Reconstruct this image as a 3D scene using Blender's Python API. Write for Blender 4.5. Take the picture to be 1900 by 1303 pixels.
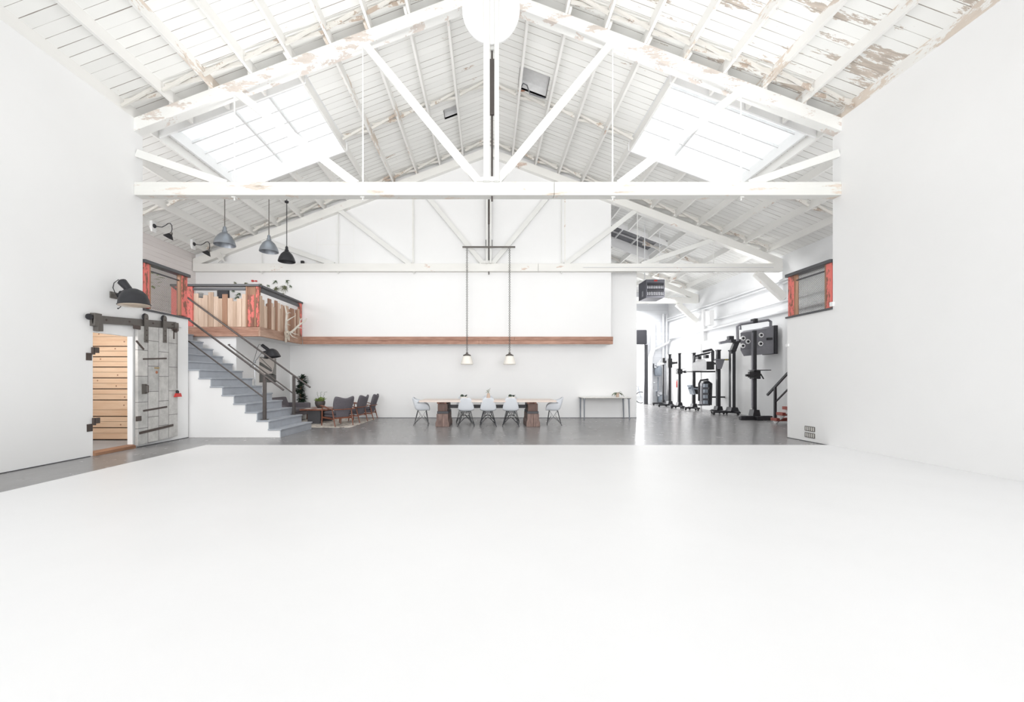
import bpy, math, random
from mathutils import Vector, Matrix
for o in list(bpy.data.objects): bpy.data.objects.remove(o, do_unlink=True)
S = bpy.context.scene
COL = S.collection
R = random.Random(7)

# ---------------------------------------------------------------- camera
F, HX, HY, EYE = 760.0, 905.0, 705.0, 1.35
cd = bpy.data.cameras.new('camera'); cam = bpy.data.objects.new('camera', cd); COL.objects.link(cam)
cd.sensor_fit = 'HORIZONTAL'; cd.sensor_width = 36.0; cd.lens = 36.0 * F / 1900
cd.shift_x = (950 - HX) / 1900; cd.shift_y = (HY - 651.5) / 1900
cd.clip_end = 200; cd.clip_start = 0.05
cam.location = (0, 0, EYE); cam.rotation_euler = (math.pi / 2, 0, 0)
S.camera = cam
# ---------------------------------------------------------------- world and exposure
w = bpy.data.worlds.new('world'); S.world = w; w.use_nodes = True
bg = w.node_tree.nodes['Background']; bg.inputs[0].default_value = (0.97, 0.985, 1.0, 1); bg.inputs[1].default_value = 0.88
S.view_settings.view_transform = 'Standard'; S.view_settings.look = 'None'
S.view_settings.gamma = 1; S.view_settings.use_curve_mapping = False
S.view_settings.exposure = 0.33

def area_light(name, loc, rot, sx, sy, power, color=(1, 1, 1)):
    l = bpy.data.lights.new(name, 'AREA'); l.shape = 'RECTANGLE'; l.size = sx; l.size_y = sy
    l.energy = power; l.color = color
    o = bpy.data.objects.new(name, l); COL.objects.link(o); o.location = loc; o.rotation_euler = rot
    return o
PI = math.pi
LIGHTS = []
# daylight over each skylight (outside the roof, shining in)
for sx in (-1, 1):
    LIGHTS.append(area_light('skylight_daylight', (sx * 5.6, 10.1, 8.2), (0, sx * 0.36, 0), 3.0, 2.6, 14))
# daylight pouring into the side hall from its roller door; plus an unseen fill added under its roof
LIGHTS.append(area_light('hall_daylight', (7.2, 24.2, 2.6), (-PI / 2 - 0.1, 0, 0), 3.4, 3.2, 520))
LIGHTS.append(area_light('hall_roof_fill', (7.6, 20.8, 5.4), (0, 0.2, 0), 2.6, 3.0, 210))
# the unseen front fill behind the camera is added after the beam strips
# unseen fill lights added over the two mezzanines behind the tall walls, lighting the lofts and the outer bays
area_light('mezzanine_fill', (-8.5, 7.4, 4.5), (PI / 2, 0, -0.15), 1.6, 1.0, 55)
area_light('mezzanine_fill', (8.5, 7.4, 4.5), (PI / 2, 0, 0.0), 1.6, 1.0, 35)
# unseen upward fill strips added on top of the front truss beam
for x in (-2.9, 2.9):
    area_light('beam_up_fill', (x, 8.24, 5.3), (PI - 0.5, 0, 0), 4.0, 0.1, 25)
    area_light('beam_up_fill', (x, 8.14, 5.3), (PI + 0.75, 0, 0), 4.0, 0.1, 26)
# unseen fill strips added under the front truss beam, aimed at the back of the room
for x in (-4.6, 0, 4.2): area_light('beam_down_fill', (x, 8.25, 4.98), (0.75, 0, 0), 3.6, 0.12, 7).data.spread = PI * 0.6
area_light('beam_down_fill', (7.6, 13.98, 4.98), (0.5, -0.4, 0), 3.0, 0.12, 60)  # unseen fill strip added to brighten the side hall
fl_ = area_light('front_fill', (0, -3.4, 3.2), (PI / 2 + 0.05, 0, 0), 13.0, 5.0, 330, (1, 0.995, 0.985)); fl_.data.spread = PI * 0.6  # added fill light behind the camera, standing in for front daylight

# ---------------------------------------------------------------- materials
def lin(c):
    return tuple(((v / 255) / 12.92 if v / 255 <= 0.04045 else ((v / 255 + 0.055) / 1.055) ** 2.4) for v in c)
def nt(name):
    m = bpy.data.materials.new(name); m.use_nodes = True
    t = m.node_tree; b = t.nodes['Principled BSDF']
    return m, t, b
def ramp(t, stops):
    r = t.nodes.new('ShaderNodeValToRGB'); e = r.color_ramp.elements
    while len(e) < len(stops): e.new(0.5)
    for i, (p, c) in enumerate(stops):
        e[i].position = p; e[i].color = (c[0], c[1], c[2], 1) if hasattr(c, '__len__') else (c, c, c, 1)
    return r
def coords(t, scale=(1, 1, 1), kind='Object'):
    tc = t.nodes.new('ShaderNodeTexCoord'); mp = t.nodes.new('ShaderNodeMapping')
    mp.inputs['Scale'].default_value = scale
    t.links.new(tc.outputs[kind], mp.inputs[0]); return mp.outputs[0]
def noise(t, vec, scale, detail=4, rough=0.6):
    n = t.nodes.new('ShaderNodeTexNoise'); n.inputs['Scale'].default_value = scale
    n.inputs['Detail'].default_value = detail; n.inputs['Roughness'].default_value = rough
    t.links.new(vec, n.inputs['Vector']); return n.outputs['Fac']
def mathn(t, op, a, b=None, clamp=False):
    n = t.nodes.new('ShaderNodeMath'); n.operation = op; n.use_clamp = clamp
    for i, v in enumerate((a, b)):
        if v is None: continue
        if isinstance(v, (int, float)): n.inputs[i].default_value = v
        else: t.links.new(v, n.inputs[i])
    return n.outputs[0]
def mixc(t, fac, a, b):
    n = t.nodes.new('ShaderNodeMix'); n.data_type = 'RGBA'
    if isinstance(fac, (int, float)): n.inputs[0].default_value = fac
    else: t.links.new(fac, n.inputs[0])
    for i, v in ((6, a), (7, b)):
        if isinstance(v, tuple): n.inputs[i].default_value = (v[0], v[1], v[2], 1)
        else: t.links.new(v, n.inputs[i])
    return n.outputs[2]
def bump(t, b, h, strength=0.3, dist=0.01):
    n = t.nodes.new('ShaderNodeBump'); n.inputs['Strength'].default_value = strength
    n.inputs['Distance'].default_value = dist
    t.links.new(h, n.inputs['Height']); t.links.new(n.outputs[0], b.inputs['Normal'])

def plain(name, c, rough=0.5, metal=0.0, var=0.06, nscale=8, bmp=0.0):
    m, t, b = nt(name); c = lin(c)
    f = noise(t, coords(t), nscale)
    r = ramp(t, [(0.3, tuple(v * (1 - var) for v in c)), (0.7, tuple(min(1, v * (1 + var)) for v in c))])
    t.links.new(f, r.inputs[0]); t.links.new(r.outputs[0], b.inputs['Base Color'])
    b.inputs['Roughness'].default_value = rough; b.inputs['Metallic'].default_value = metal
    if bmp: bump(t, b, f, bmp, 0.01)
    return m
WHITE = (240, 240, 238)
def painted(name, amount=0.5, base=(249, 249, 246), chip=(205, 185, 172), stretch=(1, 1, 1), rough=0.6, scale=2.2):
    """old white paint with chips; amount 0..1"""
    m, t, b = nt(name); v = coords(t, stretch)
    n1 = noise(t, v, scale, 3, 0.5); n2 = noise(t, v, scale * 9, 6, 0.7)
    s = mathn(t, 'ADD', mathn(t, 'MULTIPLY', n1, 0.68), mathn(t, 'MULTIPLY', n2, 0.32))
    th = 0.70 - 0.22 * amount
    r = ramp(t, [(th, 0.0), (th + 0.012, 1.0)]); t.links.new(s, r.inputs[0])
    tone = noise(t, v, 3.1, 5, 0.6)
    cr = ramp(t, [(0.3, lin(chip)), (0.62, lin(tuple(min(255, x + 22) for x in chip))), (0.75, lin(tuple(x - 35 for x in chip)))])
    t.links.new(tone, cr.inputs[0])
    br = ramp(t, [(0.25, tuple(x * 0.95 for x in lin(base))), (0.75, lin(base))]); t.links.new(n1, br.inputs[0])
    t.links.new(mixc(t, r.outputs[0], br.outputs[0], cr.outputs[0]), b.inputs['Base Color'])
    b.inputs['Roughness'].default_value = rough
    bump(t, b, s, 0.25, 0.01)
    return m
def decking(name, amount, base=(250, 250, 247), chip=(200, 178, 160), board=0.185, axis=1, gapc=(150, 142, 134), gapw=0.05):
    """painted boards: gaps at a fixed spacing along one axis, irregular in width"""
    m, t, b = nt(name); v = coords(t, (1, 1, 1))
    sp = t.nodes.new('ShaderNodeSeparateXYZ'); t.links.new(v, sp.inputs[0])
    yy = sp.outputs[axis]
    fr = mathn(t, 'FRACT', mathn(t, 'MULTIPLY', yy, 1 / board))
    d = mathn(t, 'ABSOLUTE', mathn(t, 'SUBTRACT', fr, 0.5))          # 0.5 at the gap
    wob = noise(t, coords(t, (0.9, 5, 0.9) if axis == 1 else (1, 0.9, 5)), 1.0, 2)
    thr = mathn(t, 'SUBTRACT', 0.5 - gapw * 0.1, mathn(t, 'MULTIPLY', mathn(t, 'MAXIMUM', mathn(t, 'SUBTRACT', wob, 0.36), 0.0), gapw * 2.2))
    gap = mathn(t, 'GREATER_THAN', d, thr)
    vv = coords(t, (0.55, 2.6, 0.55) if axis == 1 else (1, .8, 2))
    n1 = noise(t, vv, 1.5, 3, 0.5); n2 = noise(t, vv, 14, 6, 0.7)
    s = mathn(t, 'ADD', mathn(t, 'MULTIPLY', n1, 0.66), mathn(t, 'MULTIPLY', n2, 0.34))
    th = 0.70 - 0.2 * amount
    r = ramp(t, [(th, 0.0), (th + 0.012, 1.0)]); t.links.new(s, r.inputs[0])
    # board-to-board tone
    fl = mathn(t, 'FLOOR', mathn(t, 'MULTIPLY', yy, 1 / board))
    wn = t.nodes.new('ShaderNodeTexWhiteNoise'); wn.noise_dimensions = '1D'; t.links.new(fl, wn.inputs['W'])
    br = ramp(t, [(0.0, tuple(x * 0.93 for x in lin(base))), (1.0, lin(base))]); t.links.new(wn.outputs['Value'], br.inputs[0])
    tone = noise(t, vv, 6, 5, 0.6)
    cr = ramp(t, [(0.35, lin(chip)), (0.7, tuple(x * 0.72 for x in lin(chip)))]); t.links.new(tone, cr.inputs[0])
    c1 = mixc(t, r.outputs[0], br.outputs[0], cr.outputs[0])
    t.links.new(mixc(t, gap, c1, lin(gapc)), b.inputs['Base Color'])
    b.inputs['Roughness'].default_value = 0.7
    return m
def wood(name, c1, c2, scale=6, stretch=(1, 1, 12), rough=0.55, c3=None):
    m, t, b = nt(name); v = coords(t, tuple(1.0 / s for s in stretch))
    n = noise(t, v, scale * 3, 6, 0.65); n2 = noise(t, v, scale * 0.6, 2)
    s = mathn(t, 'ADD', mathn(t, 'MULTIPLY', n, 0.6), mathn(t, 'MULTIPLY', n2, 0.4))
    st = [(0.32, lin(c2)), (0.6, lin(c1))]
    if c3: st.append((0.75, lin(c3)))
    r = ramp(t, st); t.links.new(s, r.inputs[0]); t.links.new(r.outputs[0], b.inputs['Base Color'])
    b.inputs['Roughness'].default_value = rough; bump(t, b, n, 0.3, 0.005)
    return m
def redpaint(name, amt=0.5):
    m, t, b = nt(name); v = coords(t, (1, 1, 0.35))
    n1 = noise(t, v, 9, 6, 0.75)
    r = ramp(t, [(0.40 + 0.1 * amt, lin((231, 126, 118))), (0.44 + 0.1 * amt, lin((146, 100, 84))), (0.75, lin((112, 78, 66)))])
    t.links.new(n1, r.inputs[0]); t.links.new(r.outputs[0], b.inputs['Base Color']); b.inputs['Roughness'].default_value = 0.7
    return m
def glass(name):
    m, t, b = nt(name); t.nodes.remove(b); out = t.nodes['Material Output']
    tr = t.nodes.new('ShaderNodeBsdfTransparent'); tr.inputs[0].default_value = (0.96, 0.98, 0.98, 1)
    tl = t.nodes.new('ShaderNodeBsdfTranslucent'); tl.inputs[0].default_value = (.95, .97, .97, 1)
    mx = t.nodes.new('ShaderNodeMixShader'); mx.inputs[0].default_value = 0.25
    t.links.new(tr.outputs[0], mx.inputs[1]); t.links.new(tl.outputs[0], mx.inputs[2]); t.links.new(mx.outputs[0], out.inputs[0])
    return m
def concrete():
    m, t, b = nt('polished_concrete'); v = coords(t, (1, 1, 1))
    n1 = noise(t, v, 0.8, 6, 0.6); n2 = noise(t, v, 14, 5, 0.7)
    s = mathn(t, 'ADD', mathn(t, 'MULTIPLY', n1, 0.7), mathn(t, 'MULTIPLY', n2, 0.3))
    r = ramp(t, [(0.3, lin((136, 135, 136))), (0.55, lin((143, 142, 142))), (0.75, lin((150, 149, 149)))])
    t.links.new(s, r.inputs[0]); t.links.new(r.outputs[0], b.inputs['Base Color'])
    n3 = noise(t, v, 5, 4); rr = ramp(t, [(0.3, 0.22), (0.7, 0.28)]); t.links.new(n3, rr.inputs[0])
    t.links.new(rr.outputs[0], b.inputs['Roughness'])
    return m
M = dict(
    wall=plain('white_wall', (247, 247, 247), 0.75, var=0.012, nscale=0.6),
    cyc=plain('white_studio_floor_paint', (241, 241, 242), 0.45, var=0.012, nscale=0.9),
    greywall=plain('hall_wall', (246, 247, 248), 0.75, var=0.02, nscale=0.8),
    pink=decking('pinkish_white_boards', 0.0, base=(248, 242, 240), board=0.14, axis=2, gapc=(205, 195, 192), gapw=0.05),
    chord=painted('chipped_white_beam', 0.74, stretch=(0.5, 1, 1.8), scale=2.6, chip=(208, 198, 190)),
    chordlow=painted('lightly_chipped_beam', 0.55, stretch=(0.4, 1, 3), scale=3.0, chip=(206, 194, 182), base=(235, 235, 231)),
    chord2=painted('white_beam', 0.30, stretch=(0.6, 1, 1.6), base=(246, 245, 241)),
    member=painted('white_member', 0.1, base=(240, 240, 237)),
    purlin=painted('white_purlin', 0.28, stretch=(1, 0.4, 1), base=(246, 245, 242)),
    purlin_worn=painted('worn_white_purlin', 0.9, stretch=(1.5, 0.35, 1), base=(246, 245, 242), chip=(206, 194, 182)),
    bridging=painted('bridging_paint', 0.55, base=(226, 223, 217), chip=(176, 160, 146)),
    deck=decking('ceiling_boards', 0.14),
    deck_worn=decking('worn_ceiling_boards', 0.64, chip=(212, 200, 188)),
    deck_mid=decking('light_worn_boards', 0.34, chip=(212, 200, 188)),
    concrete=concrete(),
    trimgrey=plain('dark_grey_steel', (88, 89, 92), 0.45, 0.3),
    iron=plain('grey_iron', (112, 108, 104), 0.5, 0.5, nscale=14),
    rail=plain('handrail_steel', (104, 98, 96), 0.38, 0.7, nscale=14),
    black=plain('black_metal', (52, 52, 56), 0.45, 0.3),
    blackm=plain('matt_black', (40, 40, 43), 0.6),
    steelshade=plain('brushed_grey_shade', (140, 145, 152), 0.35, 0.6, nscale=3),
    chrome=plain('chrome', (190, 192, 196), 0.2, 0.95),
    stair=plain('blue_grey_stair_paint', (176, 181, 189), 0.5, var=0.07, nscale=5),
    fascia=wood('reddish_brown_beam', (190, 148, 128), (138, 94, 76), 7, (8, 1, 1), c3=(206, 170, 152)),
    fasciay=wood('weathered_brown_beam', (192, 158, 138), (140, 104, 84), 7, (1, 8, 1), c3=(208, 180, 162)),
    board_a=wood('pale_reclaimed_board', (228, 204, 184), (196, 166, 144), 6),
    board_b=wood('grey_brown_board', (208, 180, 158), (172, 142, 120), 6),
    board_c=wood('dark_reclaimed_board', (178, 136, 110), (134, 96, 74), 6),
    plank=wood('knotty_pine', (232, 204, 176), (214, 174, 140), 4, (9, 1, 1), c3=(240, 216, 192)),
    gapd=plain('dark_gap', (70, 52, 44), 0.9),
    red=redpaint('chipped_red_paint', 1.0), redmore=redpaint('worn_red_paint', 0.75), redless=redpaint('solid_red_paint', 1.6),
    redsolid=plain('red_enamel', (205, 62, 58), 0.4),
    darkwood=wood('dark_carved_timber', (110, 82, 72), (58, 42, 38), 5, (1, 1, 5), rough=0.5, c3=(150, 104, 84)),
    greywood=wood('weathered_timber_base', (146, 122, 114), (84, 66, 60), 5, (1, 1, 4), rough=0.6),
    tabletop=wood('pale_pink_timber', (232, 218, 208), (218, 196, 184), 4, (9, 1, 1), rough=0.35),
    shell=plain('white_moulded_plastic', (226, 230, 236), 0.35, var=0.01),
    wire=plain('dark_wire', (72, 74, 78), 0.3, 0.8),
    walnut=wood('walnut', (146, 92, 70), (104, 60, 46), 6, (1, 1, 6), rough=0.4),
    fabric=plain('charcoal_fabric', (104, 100, 106), 0.95, var=0.16, nscale=60, bmp=0.3),
    sofa=plain('grey_sofa_fabric', (112, 107, 112), 0.95, var=0.1, nscale=50),
    slate=plain('charcoal_panel', (78, 78, 82), 0.6),
    opal=plain('opal_glass', (250, 246, 238), 0.25, var=0.01),
    pot=plain('dark_pot', (84, 80, 78), 0.6), potpink=plain('beige_pot', (206, 184, 168), 0.6), potwhite=plain('white_pot', (238, 236, 232), 0.4),
    leaf=plain('dark_green_leaf', (44, 62, 48), 0.5, var=0.3, nscale=20), leafl=plain('light_green_leaf', (140, 160, 96), 0.5, var=0.3, nscale=20),
    leafm=plain('mid_green_leaf', (92, 110, 84), 0.5, var=0.3, nscale=20), airleaf=plain('grey_green_leaf', (126, 130, 104), 0.7, var=0.2, nscale=20),
    bone=plain('bone', (226, 220, 210), 0.6, var=0.1, nscale=12), skull=plain('weathered_skull_bone', (196, 186, 172), 0.7, var=0.25, nscale=25, bmp=0.6),
    glass=glass('skylight_glass'),
    glazingbar=plain('grey_white_glazing_bar', (232, 232, 232), 0.6),
    paper=plain('poster_paper', (214, 206, 200), 0.5, var=0.04), postdark=plain('poster_dark', (96, 95, 92), 0.5), postmid=plain('poster_mid', (150, 148, 143), 0.5),
    dimglass=plain('dull_roof_glass', (120, 120, 124), 0.5, var=0.2, nscale=4),
    rust=plain('rust', (178, 116, 86), 0.8), cable=plain('grey_cable', (120, 122, 126), 0.5),
    heater=plain('heater_grey', (104, 104, 112), 0.5, 0.2), heaterdark=plain('heater_dark', (48, 48, 54), 0.6), heaterlight=plain('heater_element', (206, 206, 212), 0.3, 0.5),
    softsilver=plain('silver_reflector', (248, 248, 250), 0.4, 0.0), lampgrey=plain('lamp_housing', (128, 128, 134), 0.5, 0.2),
    pipe=plain('white_pipe', (238, 239, 241), 0.5, var=0.02), meter=plain('gas_meter_grey', (150, 158, 168), 0.45, 0.3),
    amber=plain('warm_lens', (232, 214, 194), 0.2), brass=plain('brass', (176, 150, 100), 0.4, 0.7),
    redtread=plain('red_brown_tread', (156, 78, 66), 0.6), yellow=plain('yellow_tape', (214, 196, 60), 0.6),
    brown=wood('brown_sill', (170, 128, 100), (120, 84, 64), 5, (1, 8, 1)),
    rubber=plain('tyre', (50, 48, 50), 0.8), outside=plain('pale_paving', (225, 225, 225), 0.9),
)
def cladding():
    """grey galvanised sheets nailed on a fire door"""
    m, t, b = nt('galvanised_sheet'); tc = t.nodes.new('ShaderNodeTexCoord')
    sp = t.nodes.new('ShaderNodeSeparateXYZ'); t.links.new(tc.outputs['Object'], sp.inputs[0])
    cb = t.nodes.new('ShaderNodeCombineXYZ'); t.links.new(sp.outputs[2], cb.inputs[0]); t.links.new(sp.outputs[1], cb.inputs[1])
    br = t.nodes.new('ShaderNodeTexBrick'); t.links.new(cb.outputs[0], br.inputs['Vector'])
    br.inputs['Scale'].default_value = 1.0; br.inputs['Brick Width'].default_value = 0.52; br.inputs['Row Height'].default_value = 0.27
    br.inputs['Mortar Size'].default_value = 0.006; br.offset = 0.4
    br.inputs['Color1'].default_value = lin((214, 212, 209)) + (1,); br.inputs['Color2'].default_value = lin((198, 197, 195)) + (1,)
    br.inputs['Mortar'].default_value = lin((120, 118, 116)) + (1,)
    n = noise(t, coords(t), 5, 6, 0.7); r = ramp(t, [(0.3, 0.72), (0.6, 1.0), (0.8, 1.12)]); t.links.new(n, r.inputs[0])
    mm = t.nodes.new('ShaderNodeMix'); mm.data_type = 'RGBA'; mm.blend_type = 'MULTIPLY'; mm.inputs[0].default_value = 1
    t.links.new(br.outputs[0], mm.inputs[6]); t.links.new(r.outputs[0], mm.inputs[7]); t.links.new(mm.outputs[2], b.inputs['Base Color'])
    b.inputs['Metallic'].default_value = 0.15; b.inputs['Roughness'].default_value = 0.45; bump(t, b, n, 0.3, 0.02)
    return m
M['clad'] = cladding()
def rugmat():
    m, t, b = nt('patterned_rug'); v = coords(t, (1, 1, 1))
    vo = t.nodes.new('ShaderNodeTexVoronoi'); vo.inputs['Scale'].default_value = 9; t.links.new(v, vo.inputs['Vector'])
    wv = noise(t, v, 20, 3)
    s = mathn(t, 'ADD', vo.outputs['Distance'], mathn(t, 'MULTIPLY', wv, 0.3))
    r = ramp(t, [(0.3, lin((140, 132, 126))), (0.5, lin((196, 186, 178))), (0.62, lin((226, 218, 208)))])
    t.links.new(s, r.inputs[0]); t.links.new(r.outputs[0], b.inputs['Base Color']); b.inputs['Roughness'].default_value = 0.95
    return m
M['rug'] = rugmat()

# ---------------------------------------------------------------- mesh helpers
def W(px, py, D): return Vector(((px - HX) * D / F, D, EYE + (HY - py) * D / F))
def root_of(o):
    while o.parent: o = o.parent
    return o
class MB:
    def __init__(s): s.v = []; s.f = []
    def add(s, vs, fs):
        k = len(s.v); s.v += [Vector(p) for p in vs]; s.f += [tuple(k + i for i in f) for f in fs]; return s
    def box(s, x0, x1, y0, y1, z0, z1):
        x0, x1 = sorted((x0, x1)); y0, y1 = sorted((y0, y1)); z0, z1 = sorted((z0, z1))
        return s.add([(x0, y0, z0), (x1, y0, z0), (x1, y1, z0), (x0, y1, z0), (x0, y0, z1), (x1, y0, z1), (x1, y1, z1), (x0, y1, z1)],
                     [(0, 3, 2, 1), (4, 5, 6, 7), (0, 1, 5, 4), (1, 2, 6, 5), (2, 3, 7, 6), (3, 0, 4, 7)])
    def bar(s, p0, p1, w, t, ref=(0, 1, 0)):
        """bar from p0 to p1: t across along ref, w across the other way"""
        p0, p1, ref = Vector(p0), Vector(p1), Vector(ref)
        d = (p1 - p0).normalized(); a = (ref - ref.dot(d) * d).normalized(); b = d.cross(a)
        vs = [p + a * (sa * t / 2) + b * (sb * w / 2) for p in (p0, p1) for sa, sb in ((-1, -1), (1, -1), (1, 1), (-1, 1))]
        return s.add(vs, [(0, 1, 2, 3), (7, 6, 5, 4), (0, 4, 5, 1), (1, 5, 6, 2), (2, 6, 7, 3), (3, 7, 4, 0)])
    def prism(s, poly, a0, a1, axis='y'):
        """poly in the two other axes (order x,z / y,z / x,y), extruded along axis"""
        n = len(poly)
        def P(u, v, a): return {'y': (u, a, v), 'x': (a, u, v), 'z': (u, v, a)}[axis]
        vs = [P(u, v, a0) for u, v in poly] + [P(u, v, a1) for u, v in poly]
        fs = [tuple(range(n)), tuple(range(2 * n - 1, n - 1, -1))] + [(i, i + n, (i + 1) % n + n, (i + 1) % n) for i in range(n)]
        return s.add(vs, fs)
    def tube(s, pts, r, n=8, cap=True):
        pts = [Vector(p) for p in pts]; m = len(pts)
        rs = r if hasattr(r, '__len__') else [r] * m
        base = len(s.v); a = None
        for i, p in enumerate(pts):
            d = (pts[min(i + 1, m - 1)] - pts[max(i - 1, 0)]).normalized()
            if a is None:
                a = d.orthogonal().normalized()
            a = (a - a.dot(d) * d).normalized(); b = d.cross(a)
            for k in range(n):
                th = 2 * PI * k / n; s.v.append(p + (a * math.cos(th) + b * math.sin(th)) * rs[i])
        for i in range(m - 1):
            for k in range(n):
                q = base + i * n; s.f.append((q + k, q + (k + 1) % n, q + n + (k + 1) % n, q + n + k))
        if cap:
            s.f.append(tuple(base + k for k in range(n))[::-1]); s.f.append(tuple(base + (m - 1) * n + k for k in range(n)))
        return s
    def lathe(s, prof, c=(0, 0, 0), axis=(0, 0, 1), n=24):
        """prof list of (radius, height) along axis from c"""
        c = Vector(c); ax = Vector(axis).normalized(); a = ax.orthogonal().normalized(); b = ax.cross(a); base = len(s.v)
        for r, h in prof:
            for k in range(n):
                th = 2 * PI * k / n; s.v.append(c + ax * h + (a * math.cos(th) + b * math.sin(th)) * max(r, 1e-4))
        for i in range(len(prof) - 1):
            for k in range(n):
                q = base + i * n; s.f.append((q + k, q + (k + 1) % n, q + n + (k + 1) % n, q + n + k))
        return s
    def ball(s, c, r, n=12, sc=(1, 1, 1)):
        c = Vector(c); base = len(s.v); m = n // 2
        for i in range(m + 1):
            ph = PI * i / m
            for k in range(n):
                th = 2 * PI * k / n
                s.v.append(c + Vector((sc[0] * r * math.sin(ph) * math.cos(th), sc[1] * r * math.sin(ph) * math.sin(th), sc[2] * r * math.cos(ph))))
        for i in range(m):
            for k in range(n):
                q = base + i * n; s.f.append((q + k, q + n + k, q + n + (k + 1) % n, q + (k + 1) % n))
        return s
    def grid(s, P):
        base = len(s.v); nu = len(P); nv = len(P[0])
        for row in P: s.v += [Vector(p) for p in row]
        for i in range(nu - 1):
            for j in range(nv - 1):
                q = base + i * nv + j; s.f.append((q, q + 1, q + nv + 1, q + nv))
        return s
    def torus(s, c, Rr, r, axis=(0, 0, 1), n=20, m=6, sc=(1, 1)):
        c = Vector(c); ax = Vector(axis).normalized(); a = ax.orthogonal().normalized(); b = ax.cross(a); base = len(s.v)
        for i in range(n):
            th = 2 * PI * i / n; d = a * math.cos(th) * sc[0] + b * math.sin(th) * sc[1]
            for k in range(m):
                ph = 2 * PI * k / m; s.v.append(c + d * (Rr + r * math.cos(ph)) + ax * (r * math.sin(ph)))
        for i in range(n):
            for k in range(m):
                s.f.append((base + i * m + k, base + ((i + 1) % n) * m + k, base + ((i + 1) % n) * m + (k + 1) % m, base + i * m + (k + 1) % m))
        return s
    def build(s, name, mat, parent=None, label=None, cat=None, group=None, kind=None, smooth=True, bevel=0, solid=0, sub=0, origin=None):
        me = bpy.data.meshes.new(name)
        if parent is not None:
            off = root_of(parent).location.copy()
        elif origin is not None: off = Vector(origin)
        else:
            xs = [p.x for p in s.v]; ys = [p.y for p in s.v]; zs = [p.z for p in s.v]
            off = Vector(((min(xs) + max(xs)) / 2, (min(ys) + max(ys)) / 2, min(zs)))
        me.from_pydata([tuple(p - off) for p in s.v], [], s.f); me.validate(); me.update()
        if smooth:
            for p in me.polygons: p.use_smooth = True
            me.set_sharp_from_angle(angle=0.7)
        o = bpy.data.objects.new(name, me); COL.objects.link(o)
        me.materials.append(M[mat] if isinstance(mat, str) else mat)
        if parent is not None: o.parent = parent
        else: o.location = off
        if solid:
            md = o.modifiers.new('solid', 'SOLIDIFY'); md.thickness = abs(solid); md.offset = 0 if solid > 0 else -1
        if sub: md = o.modifiers.new('sub', 'SUBSURF'); md.levels = md.render_levels = sub
        if bevel:
            md = o.modifiers.new('bevel', 'BEVEL'); md.width = bevel; md.segments = 2; md.limit_method = 'ANGLE'
        if label: o['label'] = label
        if cat: o['category'] = cat
        if group: o['group'] = group
        if kind: o['kind'] = kind
        return o
def thing(name, label, cat, loc, group=None, kind=None):
    o = bpy.data.objects.new(name, None); COL.objects.link(o); o.location = loc; o.empty_display_size = 0.1
    if label: o['label'] = label
    if cat: o['category'] = cat
    if group: o['group'] = group
    if kind: o['kind'] = kind
    return o
def copy_tree(o, parent=None):
    c = o.copy(); COL.objects.link(c)
    if parent is not None: c.parent = parent
    for ch in [x for x in bpy.data.objects if x.parent == o]: copy_tree(ch, c)
    return c
def dup(proto, loc, rz, label, group=None):
    c = copy_tree(proto); c.location = loc; c.rotation_euler = (0, 0, rz); c['label'] = label
    if group: c['group'] = group
    return c

# ---------------------------------------------------------------- dimensions
XW = 7.0; DE = 8.31; DL = 9.57          # tall studio walls end, low walls end
XO = 9.95; XR = 10.05                   # outer walls
DB = 13.95; DB2 = 14.5; DF = 22.8; Y0 = -3.2
T1, T2, T3 = 8.1, 13.78, 19.46
def zt(x): return 9.19 - 0.379 * abs(x)
MZ = 2.75                               # mezzanine level
ST = dict(kind='structure', smooth=False)

# ---------------------------------------------------------------- floors and walls
MB().box(-10.3, 10.4, Y0, DF + 0.2, -0.1, 0).build('floor', 'concrete', **ST)
MB().box(-5.78, XW - 0.002, Y0, 8.41, 0.001, 0.014).build('floor_studio', 'cyc', **ST)
wl = MB()
DO0, DO1, DOZ = 7.26, 8.07, 2.2
wl.box(-XW - 0.1, -XW, Y0, DO0, 0, zt(7)).box(-XW - 0.1, -XW, DO1, DE, 0, zt(7)).box(-XW - 0.1, -XW, DO0, DO1, DOZ, zt(7))
wl.box(-XW - 0.1, -XW, DE, DL, 0, 2.76)
wl.build('wall_left', 'wall', **ST)
MB().box(XW, XW + 0.1, Y0, DE, 0, zt(7)).box(XW, XW + 0.1, DE, DL, 0, 2.78).build('wall_right', 'wall', **ST)
# small rounded fillet where studio floor meets right wall
MB().box(-XO - 0.15, -XO, Y0, DB, 0, zt(XO) + 0.2).build('wall_left_outer', 'pink', **ST)
MB().box(XR, XR + 0.15, Y0, DF, 0, zt(XR) + 0.2).build('wall_right_outer', 'greywall', **ST)
# upper back wall (loft front) reaching the roof
MB().prism([(-XO, 2.56), (4.2, 2.56), (4.2, zt(4.2) + 0.19), (0, zt(0) + 0.19), (-XO, zt(XO) + 0.19)], DB, DB + 0.12).build('wall_back_upper', 'wall', **ST)
MB().box(-7.0, 5.27, DB2, DB2 + 0.15, 0, 5.35).build('wall_back', 'wall', **ST)
MB().box(-7.0, 4.2, DB + 0.12, DB2, 2.56, 2.62).build('ceiling_soffit', 'wall', **ST)
MB().box(-7.12, -7.0, 11.4, DB2 + 0.15, 0, 2.56).box(-XO, -7.12, 11.4, 11.5, 0, 2.56).build('wall_left_under_balcony', 'wall', **ST)
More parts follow.
